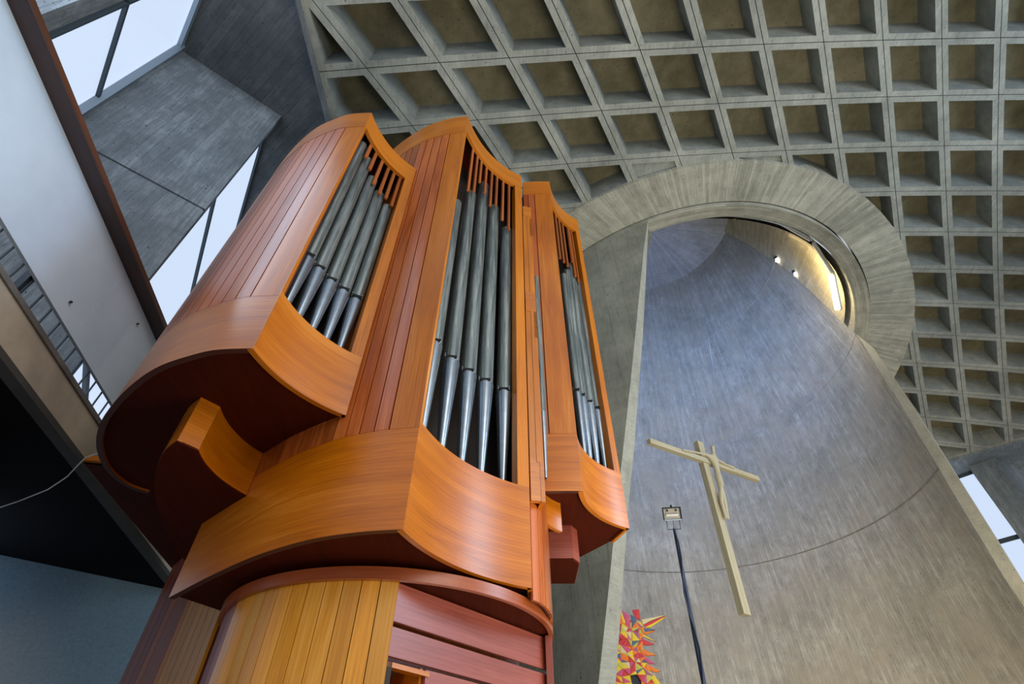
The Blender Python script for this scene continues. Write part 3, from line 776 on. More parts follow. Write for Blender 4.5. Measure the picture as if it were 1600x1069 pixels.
def curve_at_azimuth(pts, x, y):
    r = ray(x, y); az = math.atan2(r[0], r[1]); best = None
    for k in range(len(pts)-1):
        a, b = math.atan2(pts[k][0], pts[k][1]), math.atan2(pts[k+1][0], pts[k+1][1])
        if (a-az)*(b-az) <= 0 and a != b:
            t = (az-a)/(b-a); return (pts[k][0] + (pts[k+1][0]-pts[k][0])*t, pts[k][1] + (pts[k+1][1]-pts[k][1])*t)
    # otherwise extend linearly
    A, B = Vector(pts[0]), Vector(pts[-1]); d = B-A; v = Vector((math.sin(az), math.cos(az)))
    det = d.x*(-v.y) - d.y*(-v.x); t = (-A.x*(-v.y) + A.y*(-v.x))/det
    p = A + d*t; return (p.x, p.y)

def tower(name, label, S_, Fc, zb, zsp, zpt, ztb, ztop_, ztb_r, stile_side, pw, stl, str_, back, pipes, slats, prad, pipe_off, plank_mat=M_PLANK, rim=True):
    """S_ side curve from the front corner backwards; Fc facade curve from corner to right end.
    zb bottom, zsp top of lower side band, zpt top of lower facade panel, ztb bottom of top band, ztop_ top"""
    t = thing(name, label, 'organ case', (S_[0][0], S_[0][1], zb), 'towers of the pipe organ')
    Srev = list(reversed(S_)); T = .04
    # side curve runs clockwise away from corner: outside is on its left seen from above -> use reversed so thickness goes inside
    def side(nm, s0, s1, z0, z1, th, m, horiz, proud=0):
        c = sub(S_, s0, s1); c = list(reversed(c))
        if proud: c = offset(c, -proud)
        return MB().curved(c, z0, z1, th, horiz=horiz).build(nm, m, t, smooth=25)
    LS = plen(S_)
    side('side_band', 0, LS, zb+.004, zsp, T, M_BAND, True)
    if rim: side('rim', 0.02, LS, zb+.002, zb+.0035, T, M_RIM_SHADE, True)  # thin added strip carrying the painted underside shade
    side('top_band', 0, LS, ztb, ztop_-.004, T, M_BAND, True, .003)
    side('liner', 0, LS, zsp, ztb, .02, M_SEAM, False, -.032)
    side('side_stile', 0.002, stile_side, zsp+.003, ztb-.003, .03, M_BAND if plank_mat is M_PLANK else plank_mat, False)
    s0 = stile_side + .010
    while s0 < LS - .02:
        s1 = min(LS, s0 + pw); side('plank', s0, s1-.010, zsp+.003, ztb-.003, .022, plank_mat, False); s0 = s1
    # facade: corner (Fc[0]) to right end; inside lies on the left of Fc
    LF = plen(Fc)
    def fac(nm, s0, s1, z0, z1, th, m, horiz=False):
        return MB().curved(sub(Fc, s0, s1), z0, z1, th, horiz=horiz).build(nm, m, t, smooth=25)
    fac('facade_panel', 0, LF, zb, zpt, T, M_BAND, True)
    fac('facade_top_panel', 0, LF, ztb_r, ztop_, T, M_STILE, True)
    fac('facade_stile', 0, stl, zpt, ztb_r, .09, M_STILE)
    fac('facade_stile', LF-str_, LF, zpt, ztb_r, .09, M_STILE)
    # return at the right end, inner lining, soffit and roof
    out = list(Fc) + back + list(reversed(S_))[:-1]
    end = [Fc[-1], back[0]]
    MB().curved(end, zb, ztop_, .03).build('end_board', M_STILE, t, smooth=0)
    if len(back) > 1: MB().curved(back + [S_[-1]], zb+.03, ztop_, .03).build('back_board', M_SOFFIT, t, smooth=25)
    cx = sum(p[0] for p in out)/len(out); cy = sum(p[1] for p in out)/len(out)
    inner = []
    n_ = len(out)
    ar = sum(out[k][0]*out[(k+1) % n_][1] - out[(k+1) % n_][0]*out[k][1] for k in range(n_))
    for k in range(n_):
        a, b = Vector(out[k-1]), Vector(out[(k+1) % n_]); d = (b-a).normalized(); nn = Vector((-d.y, d.x))*(1 if ar > 0 else -1)
        inner.append((out[k][0] + nn.x*.032, out[k][1] + nn.y*.032))
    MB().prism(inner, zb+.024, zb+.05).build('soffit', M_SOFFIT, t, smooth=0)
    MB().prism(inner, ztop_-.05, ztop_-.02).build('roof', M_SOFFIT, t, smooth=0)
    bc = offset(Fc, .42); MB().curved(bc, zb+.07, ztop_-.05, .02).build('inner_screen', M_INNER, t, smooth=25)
    rk = offset(Fc, .12)
    MB().curved(sub(rk, .02, LF-.02), zpt-.06, zpt-.02, .28).build('toe_board', M_INNER, t, smooth=25)
    # pipes: (mouth px, top px, tip px)
    pc = offset(Fc, pipe_off)
    for (mx, my), ty, (fx, fy), rad in pipes:
        rad *= 1.1
        p = curve_at_azimuth(pc, mx, my); D = math.hypot(*p); zm = height(mx, my, D)
        zt = D * ray(mx, my)[2] / math.hypot(ray(mx, my)[0], ray(mx, my)[1])
        # top and tip heights read along the pipe's own vertical
        def zat(y):
            lo, hi = -.5, 14
            for _ in range(40):
                z = (lo+hi)/2; fw = p[1]*math.cos(PITCH) + z*math.sin(PITCH); yy = 534.5 - F*(-p[1]*math.sin(PITCH) + z*math.cos(PITCH))/fw
                if yy > y: lo = z
                else: hi = z
            return lo
        ztp = zat(ty); ztip = max(zpt-.03, zat(fy) if fy < 2000 else zpt-.03)
        ztip = zpt - .02
        po = MB().lathe(p[0], p[1], [(rad*.985, zm), (rad, zm+.05), (rad, ztp), (rad*.9, ztp), (rad*.9, ztp-.25)], 24).build('pipe', M_TIN, t, smooth=40)
        MB().lathe(p[0], p[1], [(.022, ztip), (.026, ztip+.03), (rad*1.07, zm-.03), (rad*1.07, zm-.005), (rad, zm)], 24).build('pipe_foot', M_FOOT, po, smooth=40)
        # mouth: flattened lip with a dark slot, facing out of the case
        o2 = Vector(curve_at_azimuth(Fc, mx, my)) - Vector(p); o2 = -Vector(p).normalized(); rz = math.atan2(o2.y, o2.x) + math.pi/2
        c = Vector(p) + o2*rad*.93
        MB().box((c.x, c.y, zm+.008), (rad*1.5, .024, .022), rz).build('mouth_slot', M_SLOT, po, smooth=0)
        c2 = Vector(p) + o2*rad*.96
        for sg in (-1, 1):
            dd = Vector((-o2.y, o2.x))*rad*.72*sg
            MB().box((c2.x+dd.x*.98, c2.y+dd.y*.98, zm+.015), (.005, .02, .045), rz).build('mouth_ear', M_FOOT, po, smooth=0)
    sc = offset(Fc, .045)
    for (sx, sy) in slats:
        p = curve_at_azimuth(sc, sx, sy)
        lo, hi = 0, 14
        for _ in range(40):
            z = (lo+hi)/2; fw = p[1]*math.cos(PITCH) + z*math.sin(PITCH); yy = 534.5 - F*(-p[1]*math.sin(PITCH) + z*math.cos(PITCH))/fw
            if yy > sy: lo = z
            else: hi = z
        rz = math.atan2(Fc[-1][1]-Fc[0][1], Fc[-1][0]-Fc[0][0])
        MB().box((p[0], p[1], (lo+ztb_r+.05)/2), (.036, .022, ztb_r+.05-lo), rz).build('slat', M_SLAT, t, smooth=0)
    return t

def U(k, pts): return [(x*k, y*k) for x, y in pts]
# --- central (largest) tower
SC = spline(U(1.3, [(-.471, 2.136), (-.673, 2.165), (-.916, 2.244), (-1.206, 2.411), (-1.513, 2.649), (-1.741, 2.845), (-1.878, 2.965)]), 6)
FC = arc(SC[0], (.137, 3.66), .11)
cp = [((676, 540), 300, (0, 0), .060), ((704, 567), 305, (712, 718), .068), ((731, 588), 291, (744, 733), .070), ((759, 604), 327, (775, 747), .070), ((789, 617), 360, (0, 0), .068)]
cp = [((679, 540), 318, (0, 0), .058), ((704, 567), 305, (0, 0), .068), ((731, 587), 291, (0, 0), .068), ((757.5, 602), 327, (0, 0), .068), ((787, 616), 361, (0, 0), .066)]
csl = [(731, 298), (740, 300), (749, 285), (757, 302), (765.5, 322), (774.5, 321), (784.5, 344), (794.5, 359)]
# slats hang at their own azimuth: use their lower ends
tower('organ_tower', 'tallest broad middle organ tower with orange cherry panels and four large pipes', SC, FC, 1.3, 2.0, 2.06, 6.72, 7.25, 6.86,
      .20, .108, .035, .105, [(.14, 4.1), (-.4, 4.9), (-1.7, 4.7), (-2.2, 4.25)], cp, csl, .07, .16)
# --- left tower
kl = 2.184
SL = spline(U(kl, [(-.722, 1.018), (-.826, 1.024), (-.907, 1.046), (-1.02, 1.092), (-1.128, 1.163), (-1.245, 1.262), (-1.355, 1.378), (-1.44, 1.51), (-1.488, 1.654), (-1.479, 1.768), (-1.425, 1.83)]), 6)
FL = arc(SL[0], (-1.164, 2.89), .10)
lp = [((482, 405), 226, (0, 0), .052), ((497, 426), 253, (0, 0), .054), ((515, 444), 281, (0, 0), .054), ((535, 459), 305, (0, 0), .054), ((554, 471), 325, (0, 0), .052)]
lp = [((480, 405), 228, 0, .052), ((496, 425), 252, 0, .056), ((515, 444), 282, 0, .056), ((534.5, 459), 305, 0, .056), ((555, 471), 326, 0, .054)]
lp = [(a, b, (0, 0), d) for a, b, c, d in lp]
lsl = [(571, 246), (577, 265), (583, 288), (592, 303), (602, 310), (611, 322), (616, 335), (622, 342)]
tower('organ_tower', 'left organ tower with pinkish curved planks overhanging nearest the balcony', SL, FL, kl, 2.69, 2.74, 5.52, 5.90, 5.56,
      .20, .115, .03, .095, [(-1.20, 3.10)] + U(1, [(-1.6, 3.18), (-1.97, 3.47), (-2.44, 3.9)]), lp, lsl, .055, .13)
# --- right tower (behind)
kr = 2.184
SR = [(.60, 3.946), (.48, 3.944), (.358, 3.946), (.25, 3.95), (.17, 3.96)]
FR_ = arc((.60, 3.946), (1.107, 4.64), .12)
rp = [((901.5, 614), 431, 0, .045), ((909.5, 622), 425, 0, .050), ((920.5, 633), 416, 0, .056), ((932.5, 642), 440, 0, .05)]
rp = [(a, b, (0, 0), d) for a, b, c, d in rp]
rsl = [(869, 401), (875, 404), (881, 410), (887, 416), (894, 410), (899, 432), (904, 440)]
tower('organ_tower', 'right organ tower standing back beside the concrete apse edge', SR, FR_, kr, 2.77, 2.78, 7.22, 7.62, 7.22,
      .25, .10, .03, .075, [(1.0, 4.95), (.72, 5.35), (.3, 5.5), (.17, 5.2)], rp, rsl, .05, .13, M_PLANK)
# --- narrow tower between middle and right
nt_ = thing('organ_tower', 'narrow open-framed organ tower squeezed between the middle and right towers', 'organ case', (.263, 3.69, 1.95), 'towers of the pipe organ')
NS_ = [(.148, 3.665), (.263, 3.69)]; NF = arc((.263, 3.69), (.427, 4.20), .17, 18)
MB().curved(NS_, 1.954, 2.34, .04, horiz=True).build('lower_block', M_BAND, nt_, smooth=0)
MB().curved(NF, 1.95, 2.30, .035, horiz=True).build('facade_panel', M_BAND, nt_, smooth=25)
MB().curved(NS_, 2.34, 6.35, .04).build('post', M_STILE, nt_, smooth=0)
MB().curved(offset(NS_, -.006), 4.18, 4.50, .05, horiz=True).build('cross_block', M_BAND, nt_, smooth=0)
MB().curved(offset(NS_, -.006), 6.1, 6.36, .05, horiz=True).build('cross_block', M_BAND, nt_, smooth=0)
for z0, z1 in ((3.78, 4.2), (5.66, 6.08)): MB().curved(NF, z0, z1, .03, horiz=True).build('curved_rail', M_STILE, nt_, smooth=25)
MB().curved(sub(NF, 0, .035), 2.30, 6.3, .06).build('facade_stile', M_STILE, nt_, smooth=25)
MB().prism([(.15, 3.69)] + offset(NF, .02) + [(.2, 4.3), (.12, 4.2)], 1.97, 2.0).build('soffit', M_SOFFIT, nt_, smooth=0)
MB().curved([(.16, 4.0), (.40, 4.30)], 2.0, 6.3, .02).build('inner_screen', M_INNER, nt_, smooth=0)
for (x, y, r_, zt) in ((.29, 3.93, .04, 5.1), (.345, 4.03, .038, 4.7)):
    po = MB().lathe(x, y, [(r_, 3.0), (r_, zt), (r_*.9, zt), (r_*.9, zt-.2)], 18).build('pipe', M_TIN, nt_, smooth=40)
    MB().lathe(x, y, [(.012, 2.3), (r_, 2.98), (r_, 3.0)], 18).build('pipe_foot', M_FOOT, po, smooth=40)

# --- brackets
def bracket(label, top, z0, z1, m=M_STILE):
    t = thing('organ_bracket', label, 'bracket', (top[0][0], top[0][1], z0), 'brackets under the organ towers')
    return t
tb = bracket('leaf-shaped wooden bracket under the left organ tower', [(-2.026, 2.824)], 1.85, 2.2)
A_b = (-2.026, 2.824); Wl = (-2.114, 2.718)
curve_r = arc(A_b, (-1.93, 3.41), .10, 14)
left_b = spline([Wl, (-2.29, 2.88), (-2.52, 3.25), (-2.70, 3.70), (-2.85, 4.25), (-2.90, 4.6)], 5)
ZB0, ZB1 = 1.86, 2.225
MB().curved(curve_r, ZB0, ZB1, .03, horiz=True).build('curved_face', M_BAND, tb, smooth=25)
MB().curved([Wl, A_b], ZB0+.004, ZB1, .03, horiz=True).build('front_face', M_BAND, tb, smooth=0)
MB().curved(list(reversed(left_b)), ZB0, ZB1, .03, horiz=True).build('side_face', M_BAND, tb, smooth=25)
poly = offset([Wl, A_b], .002) + offset(curve_r, .002)[1:] + [(-2.1, 3.7), (-2.45, 4.0), (-2.5, 4.6)] + list(reversed(offset(left_b, -.002)))[:-1]
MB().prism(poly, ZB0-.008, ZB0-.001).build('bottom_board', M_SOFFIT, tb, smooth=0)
tb2 = bracket('short blocky wooden bracket under the right organ tower', [(.58, 4.9)], 1.92, 2.2)
MB().prism([(.30, 4.62), (.555, 4.62), (.62, 4.72), (.62, 5.2), (.30, 5.2)], 1.90, 2.225, horiz=True).build('block', M_PURPLE, tb2, smooth=0)
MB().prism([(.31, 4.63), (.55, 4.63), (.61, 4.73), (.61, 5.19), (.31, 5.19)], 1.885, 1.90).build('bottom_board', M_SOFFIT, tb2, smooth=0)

# --- round planked base with ring
RC = (-.94, 4.48)
base = thing('organ_drum', 'round planked lowest organ body of yellow wood under a mahogany ring', 'organ case', (RC[0], RC[1], -EYE))
def arcpts(r, a0, a1, n): return [(RC[0] + r*math.cos(R(a0 + (a1-a0)*k/n)), RC[1] + r*math.sin(R(a0 + (a1-a0)*k/n))) for k in range(n+1)]
MB().curved(arcpts(1.262, -205, 8, 80), 1.20, 1.275, .035, horiz=True).build('ring_fascia', M_RING, base, smooth=30)
MB().prism(arcpts(1.235, -205, 8, 60), 1.215, 1.235).build('ring_soffit', M_SOFFIT, base, smooth=0)
PL_R = 1.225
aend = math.degrees(math.atan2(3.26-RC[1], -.689-RC[0]))        # right end of the planks
a_ = aend
MB().curved(arcpts(PL_R-.03, aend-128, aend-.5, 40), -EYE, 1.2, .02).build('liner', M_SEAM, base, smooth=30)
for k in range(24):
    a1 = a_; a0 = a_ - 5.3
    MB().curved(arcpts(PL_R, a0+.13, a1-.13, 4), -EYE, 1.205, .022).build('plank', M_DRUM if k < 11 else M_PURPLE, base, smooth=30)
    a_ = a0
# recessed flat front with horizontal boards
fd = unit(40.5); f0 = Vector((-.689, 3.275)) + Vector((-fd.y, fd.x))*.02; fn = Vector((-fd.y, fd.x))
bz = [(-1.6, -.62), (-.6, -.12), (-.10, .28), (.30, .60), (.625, .915), (.945, 1.2)]
def fp(s, o=0): p = f0 + fd*s + fn*o; return (p.x, p.y)
zl = [height(618, 973, math.hypot(*fp(.0))), height(620, 1028, math.hypot(*fp(0)))]
bz = [(-1.6, -.62), (-.6, -.2), (-.18, zl[1]-.01), (zl[1]+.01, zl[0]-.02), (zl[0]+.01, 1.2)]
for k, (z0, z1) in enumerate(bz):
    s_0 = 0.0
    if k in (2, 1, 0):
        MB().prism([fp(.30), fp(1.50), fp(1.50, .025), fp(.30, .025)], z0, z1, horiz=True).build('board', M_PURPLE, base, smooth=0)
    else:
        MB().prism([fp(0), fp(1.50), fp(1.50, .025), fp(0, .025)], z0, z1, horiz=True).build('board', M_PURPLE, base, smooth=0)
MB().prism([fp(0, .28), fp(1.5, .28), fp(1.5, .30), fp(0, .30)], -1.6, 1.2).build('recess_back', M_RING, base, smooth=0)
MB().prism([fp(0, .03), fp(.02, .03), fp(.02, .28), fp(0, .28)], -1.6, 1.2).build('recess_side', M_STILE, base, smooth=0)
MB().prism([fp(.0, -.012), fp(.035, -.012), fp(.035, .05), fp(.0, .05)], -1.6, zl[1]-.02).build('opening_frame', M_INNER, base, smooth=0)
MB().prism([fp(.0, -.012), fp(.32, -.012), fp(.32, .05), fp(.0, .05)], zl[1]-.045, zl[1]-.02, horiz=True).build('opening_frame', M_BAND, base, smooth=0)
MB().prism([fp(.28, .03), fp(.30, .03), fp(.30, .28), fp(.28, .28)], -1.6, zl[1]).build('recess_side', M_BAND, base, smooth=0)
MB().curved(arcpts(1.25, -6, 3, 4), -EYE, 1.2, .05).build('corner_post', M_PURPLE, base, smooth=30)
# planked column rising behind the ring to the narrow tower
colm = thing('organ_column', 'slim column of pinkish planks between middle tower and right bracket', 'organ case', (.25, 3.9, 1.2))
cpz = spline([(.145, 3.72), (.21, 3.80), (.265, 3.93), (.30, 4.10), (.31, 4.3)], 4)
LC = plen(cpz); s0 = 0
while s0 < LC-.02:
    s1 = min(LC, s0+.085); MB().curved(sub(cpz, s0, s1-.005), 1.245, 2.3, .02).build('plank', M_PLANK, colm, smooth=25); s0 = s1
MB().curved(offset(cpz, .025), 1.245, 2.3, .01).build('liner', M_SEAM, colm, smooth=25)

# --- rear case and platform behind the organ
rear = thing('organ_rear_case', 'dark reddish planked rear case behind the round organ base', 'organ case', (-3.1, 4.7, -EYE))
zs_ = 2.5
p1 = at_z(129, 722, zs_); p2 = at_z(268, 888, zs_); p3 = at_z(190, 727, zs_)
MB().prism([p1, p3, (-1.9, 3.4), (-2.0, 5.2), p2], zs_, zs_+.02).build('platform_soffit', M_SOFFIT, rear, smooth=0)
e3 = (Vector(p3)-Vector(p1)).normalized(); far = Vector(p1)+e3*.9
MB().curved([p1, tuple(far)], zs_, zs_+.075, .03, horiz=True).build('platform_edge', M_STILE, rear, smooth=0)
ra = Vector(at_z(271, 884, zs_)); rb_ = Vector((-2.30, 4.35))
dL = (rb_-ra); Lr = dL.length; dd = dL/Lr
s0 = 0; k = 0
wds = [.20, .28, .26, .24, .48, .16, .14]; mats_ = [M_RING, M_PURPLE, M_PURPLE, M_PLANK, M_RING, M_STILE, M_DRUM]
while s0 < Lr:
    w_ = wds[k] if k < len(wds) else .19
    m_ = mats_[k] if k < len(mats_) else M_DRUM
    a = ra + dd*s0; b = ra + dd*min(Lr, s0+w_-.014)
    MB().curved([tuple(a), tuple(b)], -EYE, zs_, .025).build('plank', m_, rear, smooth=0); s0 += w_; k += 1
MB().curved([tuple(ra + Vector((-dd.y, dd.x))*.03), tuple(rb_ + Vector((-dd.y, dd.x))*.03)], -EYE, zs_, .02).build('liner', M_SEAM, rear, smooth=0)

# ------------------------------------------------------------------ hanging cross with carved figure
def on_vplane(x, y, P, n2):                       # ray with vertical plane through P, normal n2
    d = ray(x, y); t = (P[0]*n2[0] + P[1]*n2[1])/(d[0]*n2[0] + d[1]*n2[1]); return d*t
cdir = unit(59); cn_ = (cdir.y, -cdir.x)
d0 = ray(1098, 725); D0 = 10.6; c0 = d0*(D0/math.hypot(d0[0], d0[1]))
X0 = on_vplane(1091, 692, c0, cn_); X1 = on_vplane(1164, 962, c0, cn_)
Y0 = on_vplane(1011, 692, c0, cn_); Y1 = on_vplane(1181, 751, c0, cn_)
cross = thing('crucifix', 'pale wooden cross with a carved figure hanging on two wires in the apse', 'crucifix', tuple(X1))
cross_parts = []
def beam(nm, a, b, wd, th, m, parent, off=0):
    a, b = Vector(a), Vector(b); d = (b-a).normalized(); n = Vector((cn_[0], cn_[1], 0)).normalized()
    if n.dot(a) > 0: n = -n
    s_ = d.cross(n).normalized(); n = s_.cross(d).normalized(); o = n*off; mb = MB()
    P = [(a if e == 0 else b) + o + s_*sx*wd/2 + n*sy*th/2 for e in (0, 1) for sy in (-1, 1) for sx in (-1, 1)]
    for q in ((0,1,5,4),(1,3,7,5),(3,2,6,7),(2,0,4,6),(4,5,7,6),(0,2,3,1)):
        L = (P[q[0]]-P[q[3]]).length; w__ = (P[q[0]]-P[q[1]]).length
        mb.face([P[k] for k in q], [(0, 0), (w__, 0), (w__, L), (0, L)])
    return mb.build(nm, m, parent, smooth=0, bevel=.006), n
_, nf = beam('upright_beam', X0, X1, .18, .13, M_CREAM, cross)
beam('cross_beam', Y0, Y1, .115, .11, M_CREAM, cross, .05)
nrm = nf
def cp_(x, y, o): return on_vplane(x, y, c0, cn_) + nrm*o
# carved figure: one skinned body
J = [(1117, 762, .15), (1113, 745, .155), (1107, 724, .17), (1105, 714, .18), (1103.5, 703, .185),      # pelvis, waist, chest, neck, head
     (1097, 716, .15), (1078, 711, .13), (1060, 707.5, .12),       # left arm
     (1114, 724, .15), (1127, 730, .13), (1141.5, 735.5, .12),       # right arm
     (1123.5, 788, .15), (1130, 816, .13), (1119, 788, .14), (1127, 815, .13)]
rad = [.062, .058, .074, .036, .056, .03, .02, .026, .03, .02, .026, .044, .028, .044, .028]
ed_ = [(0, 1), (1, 2), (2, 3), (3, 4), (2, 5), (5, 6), (6, 7), (2, 8), (8, 9), (9, 10), (0, 11), (11, 12), (0, 13), (13, 14)]
me = bpy.data.meshes.new('carved_figure'); me.from_pydata([cp_(*j) for j in J], ed_, [])
me.materials.append(M_CREAM)
fo = bpy.data.objects.new('carved_figure', me); COL.objects.link(fo); fo.parent = cross
fo.modifiers.new('skin', 'SKIN')
for k, v in enumerate(me.skin_vertices[0].data): v.radius = (rad[k], rad[k]); v.use_root = (k == 0)
sd = fo.modifiers.new('sub', 'SUBSURF'); sd.levels = 2; sd.render_levels = 2
fo['label'] = 'slender carved figure with outstretched arms'
MB().tube([cp_(1112.5, 744, .155), cp_(1115, 754, .155), cp_(1118.5, 766, .155)], [.062, .07, .066], 14).build('loincloth', M_CREAM, cross)
for k, (a, b) in enumerate([((1050, 697), (1008, 560)), ((1140, 733), (1118, 590))]):
    s_ = on_vplane(a[0], a[1], c0, cn_); e_ = on_vplane(b[0], b[1], c0, cn_); dd_ = e_ - s_
    top = s_ + dd_*(1.0 if k == 0 else 1.35)
    if k == 0:
        # the left wire runs up and to the left edge of the apse opening
        top = JI[3].lerp(JI[4], .55); s_ = on_vplane(1048, 698, c0, cn_)
    else: top = on_cone(1099, 480) if on_cone(1099, 480).z > 13.2 else on_cyl(1099, 480, 6.0, True)
    MB().tube([s_, top], .0055, 6).build('wire', M_WIRE, cross)

# ------------------------------------------------------------------ floodlight on a pole
fl = thing('floodlight', 'small halogen floodlight on a tall dark pole in front of the apse', 'floodlight', (0, 0, 0))
dL0 = ray(1050, 803); DL = 6.6; pl = dL0*(DL/math.hypot(dL0[0], dL0[1])); fl.location = (pl.x, pl.y, -EYE)
def fz(x, y, D=None): d = ray(x, y); return d*((D or math.hypot(pl.x, pl.y))/math.hypot(d[0], d[1]))
tocam = Vector((-pl.x, -pl.y)).normalized(); rzl = math.atan2(tocam.y, tocam.x) + math.pi/2
zc = pl.z; wL = .235; hL = .165
NL = -dL0.normalized(); RL = Vector((1, -.05, .03)); RL = (RL - NL*RL.dot(NL)).normalized(); UL = NL.cross(RL).normalized()
def obox(nm, u, v, n, w_, h_, t_, m, bev=0):
    c = Vector(pl) + RL*u + UL*v + NL*n; mb = MB()
    P = [c + RL*(sx_*w_/2) + UL*(sy_*h_/2) + NL*(sz_*t_/2) for sz_ in (-1, 1) for sy_ in (-1, 1) for sx_ in (-1, 1)]
    for q in ((0,1,5,4),(1,3,7,5),(3,2,6,7),(2,0,4,6),(4,5,7,6),(0,2,3,1)): mb.face([P[k] for k in q])
    return mb.build(nm, m, fl, smooth=0, bevel=bev)
if UL.z < 0: UL = -UL
obox('housing', 0, 0, -.05, wL, hL, .09, M_SLOT, .008)
obox('rim', 0, hL/2-.008, .0, wL, .016, .03, M_SLOT); obox('rim', 0, -hL/2+.008, .0, wL, .016, .03, M_FRAME2)
for sg in (-1, 1): obox('rim', sg*(wL/2-.008), 0, 0, .016, hL, .03, M_SLOT)
obox('reflector', 0, 0, -.002, wL-.03, hL-.03, .004, M_REFL)
MB().tube([Vector(pl) - RL*.075 + NL*.012 - UL*.015, Vector(pl) + RL*.075 + NL*.012 - UL*.015], .015, 10).build('lamp_tube', M_WHITE, fl)
for sg in (-1, 1): obox('clip', sg*.055, .042, .008, .022, .022, .012, M_SLOT)
obox('lug', 0, hL/2+.014, -.03, .024, .028, .03, M_SLOT)
sx = Vector((-tocam.y, tocam.x))
tip = Vector(pl) - UL*.19 - NL*.03
MB().tube([Vector(pl) - RL*.08 - UL*.08 - NL*.03, tip - RL*.08, tip + RL*.08, Vector(pl) + RL*.08 - UL*.08 - NL*.03], .006, 8).build('yoke', M_STEEL, fl)
MB().tube([Vector(pl) - UL*.08 - NL*.03, tip], .004, 8).build('stem', M_STEEL, fl)
foot = fz(1100, 1069, DL); 
dn = (foot - pl).normalized(); base_ = tip.copy()
k_ = (base_.z + EYE)/(base_.z - foot.z); end = base_ + (foot - base_)*k_
MB().tube([base_, base_.lerp(foot, .5), end], [.018, .024, .03], 12).build('pole', M_CABLE, fl)
MB().lathe(end.x, end.y, [(0, -EYE), (.25, -EYE), (.25, -EYE+.03), (.05, -EYE+.06), (0, -EYE+.06)], 24).build('base_plate', M_STEEL, fl)
cb = []
for k in range(24):
    t_ = k/23; p = base_.lerp(end, t_); a = t_*26; p = p + Vector((sx.x, sx.y, 0))*(.026*math.sin(a)) + Vector((tocam.x, tocam.y, 0))*.03; cb.append(p)
MB().tube(cb, .009, 8).build('cable', M_CABLE, fl)

# ------------------------------------------------------------------ colourful faceted relief at the foot of the apse
art = thing('relief_artwork', 'colourful faceted flame-like relief in red, yellow and pink beside the apse edge', 'artwork', (0, 0, 0))
Da = 11.5; ctr = ray(1000, 1010); an = Vector((ctr[0], ctr[1])).normalized(); pc_ = ctr*(Da/math.hypot(ctr[0], ctr[1]))
art.location = (pc_.x, pc_.y, -EYE)
cols = {'yellow': (.85, .60, .03), 'red': (.62, .05, .06), 'pink': (.62, .10, .22), 'orange': (.85, .22, .03), 'blue': (.10, .14, .24), 'cream': (.72, .62, .34), 'plum': (.38, .12, .26), 'lime': (.55, .55, .10)}
AM = {k: plain('paint_' + k, v, .5, var=.08) for k, v in cols.items()}
def facet(pts, col, o, th=.05):
    P = [on_vplane(x, y, pc_, an) for x, y in pts]; nn = Vector((-an.x, -an.y, 0)); mb = MB()
    T = [p + nn*(o+th) for p in P]; B = [p + nn*o for p in P]
    cT = sum(T, Vector())/len(T) + nn*.004
    n = len(P)
    for k in range(n):
        mb.face([T[k], T[(k+1) % n], cT]); mb.face([B[k], B[(k+1) % n], T[(k+1) % n], T[k]])
    mb.face(list(reversed(B)))
    mb.build('facet', AM[col], art, smooth=0)
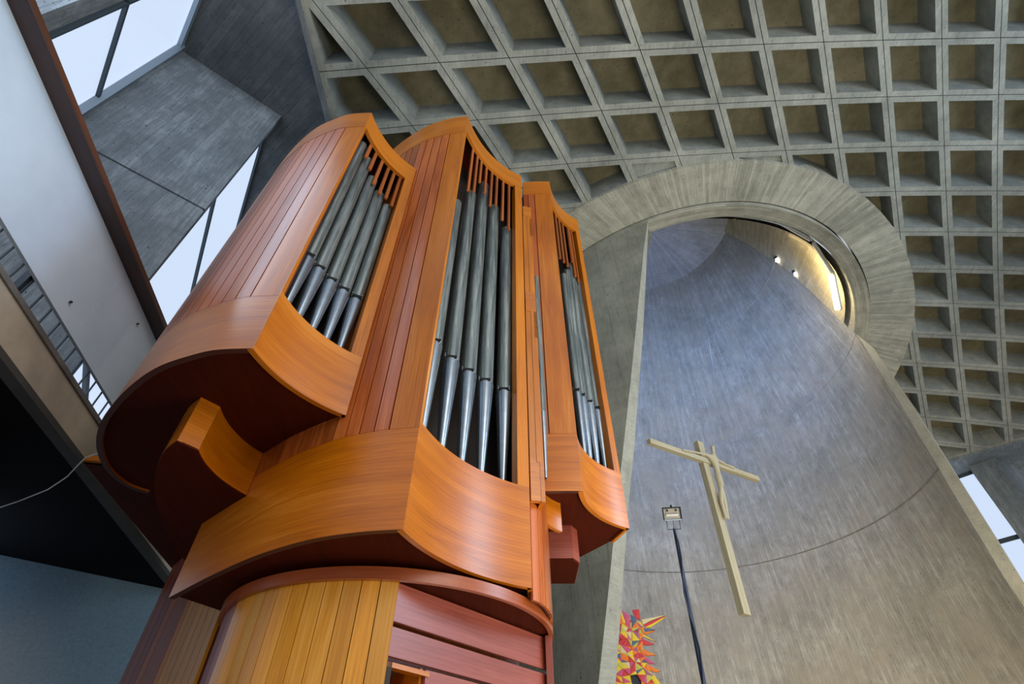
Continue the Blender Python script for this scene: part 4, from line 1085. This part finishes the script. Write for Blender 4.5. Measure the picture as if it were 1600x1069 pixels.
spikes = [([(968, 953), (972, 960), (978, 975), (974, 976)], 'yellow'), ([(964, 963), (967, 955), (975, 976), (966, 977)], 'orange'), ([(972, 955), (984, 964), (986, 984), (978, 978)], 'pink'),
          ([(988, 955), (999, 954), (1001, 970), (993, 968)], 'red'), ([(985, 962), (994, 966), (998, 990), (988, 982)], 'blue'),
          ([(1003, 970), (1040, 963), (1016, 972), (1005, 978)], 'cream'), ([(1006, 977), (1040, 964), (1020, 978), (1008, 982)], 'red'), ([(1008, 982), (1040, 965), (1034, 970), (1016, 982)], 'yellow'),
          ([(1006, 984), (1024, 985), (1010, 990)], 'blue'), ([(1004, 990), (1024, 987), (1010, 993)], 'orange'), ([(1003, 992), (1024, 1004), (1016, 1001), (1004, 996)], 'yellow'),
          ([(1004, 1000), (1022, 1008), (1012, 1010), (1003, 1008)], 'red'), ([(1000, 1014), (1025, 1025), (1012, 1026), (1002, 1022)], 'orange'),
          ([(1004, 1024), (1024, 1039), (1014, 1038), (1006, 1032)], 'pink'), ([(1012, 1040), (1032, 1050), (1024, 1052), (1014, 1048)], 'orange'), ([(1020, 1054), (1036, 1075), (1026, 1075), (1018, 1062)], 'yellow')]
for pts, c in spikes: facet(pts, c, .02)
# body: irregular grid of facets
random.seed(11)
names = ['yellow', 'red', 'pink', 'orange', 'blue', 'cream', 'plum', 'lime', 'yellow', 'orange', 'pink', 'red']
ys = [972 + k*9.5 for k in range(12)]
gridp = []
for k, y in enumerate(ys):
    x0 = 964.5 - (k*.35); x1 = [1002, 1006, 1007, 1006, 1004, 1006, 1010, 1012, 1016, 1022, 1026, 1028][k]; nn_ = 6; row = []
    for q in range(nn_):
        jx = random.uniform(-2.6, 2.6) if 0 < q < nn_-1 else 0; jy = random.uniform(-2.8, 2.8)
        row.append((x0 + (x1-x0)*q/(nn_-1) + jx, y + jy))
    gridp.append(row)
for k in range(len(ys)-1):
    for q in range(5):
        if k >= 9 and q == 2: continue
        a, b, c, d_ = gridp[k][q], gridp[k][q+1], gridp[k+1][q+1], gridp[k+1][q]
        if random.random() < .5: facet([a, b, c], random.choice(names), random.uniform(0, .03)); facet([a, c, d_], random.choice(names), random.uniform(0, .03))
        else: facet([a, b, d_], random.choice(names), random.uniform(0, .03)); facet([b, c, d_], random.choice(names), random.uniform(0, .03))
pz = [on_vplane(x, 1060, pc_, an) for x in (972, 1015)]
mb = MB().prism([(pz[0].x, pz[0].y), (pz[1].x, pz[1].y), (pz[1].x+an.x*.06, pz[1].y+an.y*.06), (pz[0].x+an.x*.06, pz[0].y+an.y*.06)], -EYE, on_vplane(990, 1040, pc_, an).z)
mb.build('support', M_STEEL, art, smooth=0)

settle()
print('coffers', ncof, 'objects', len(S.objects))
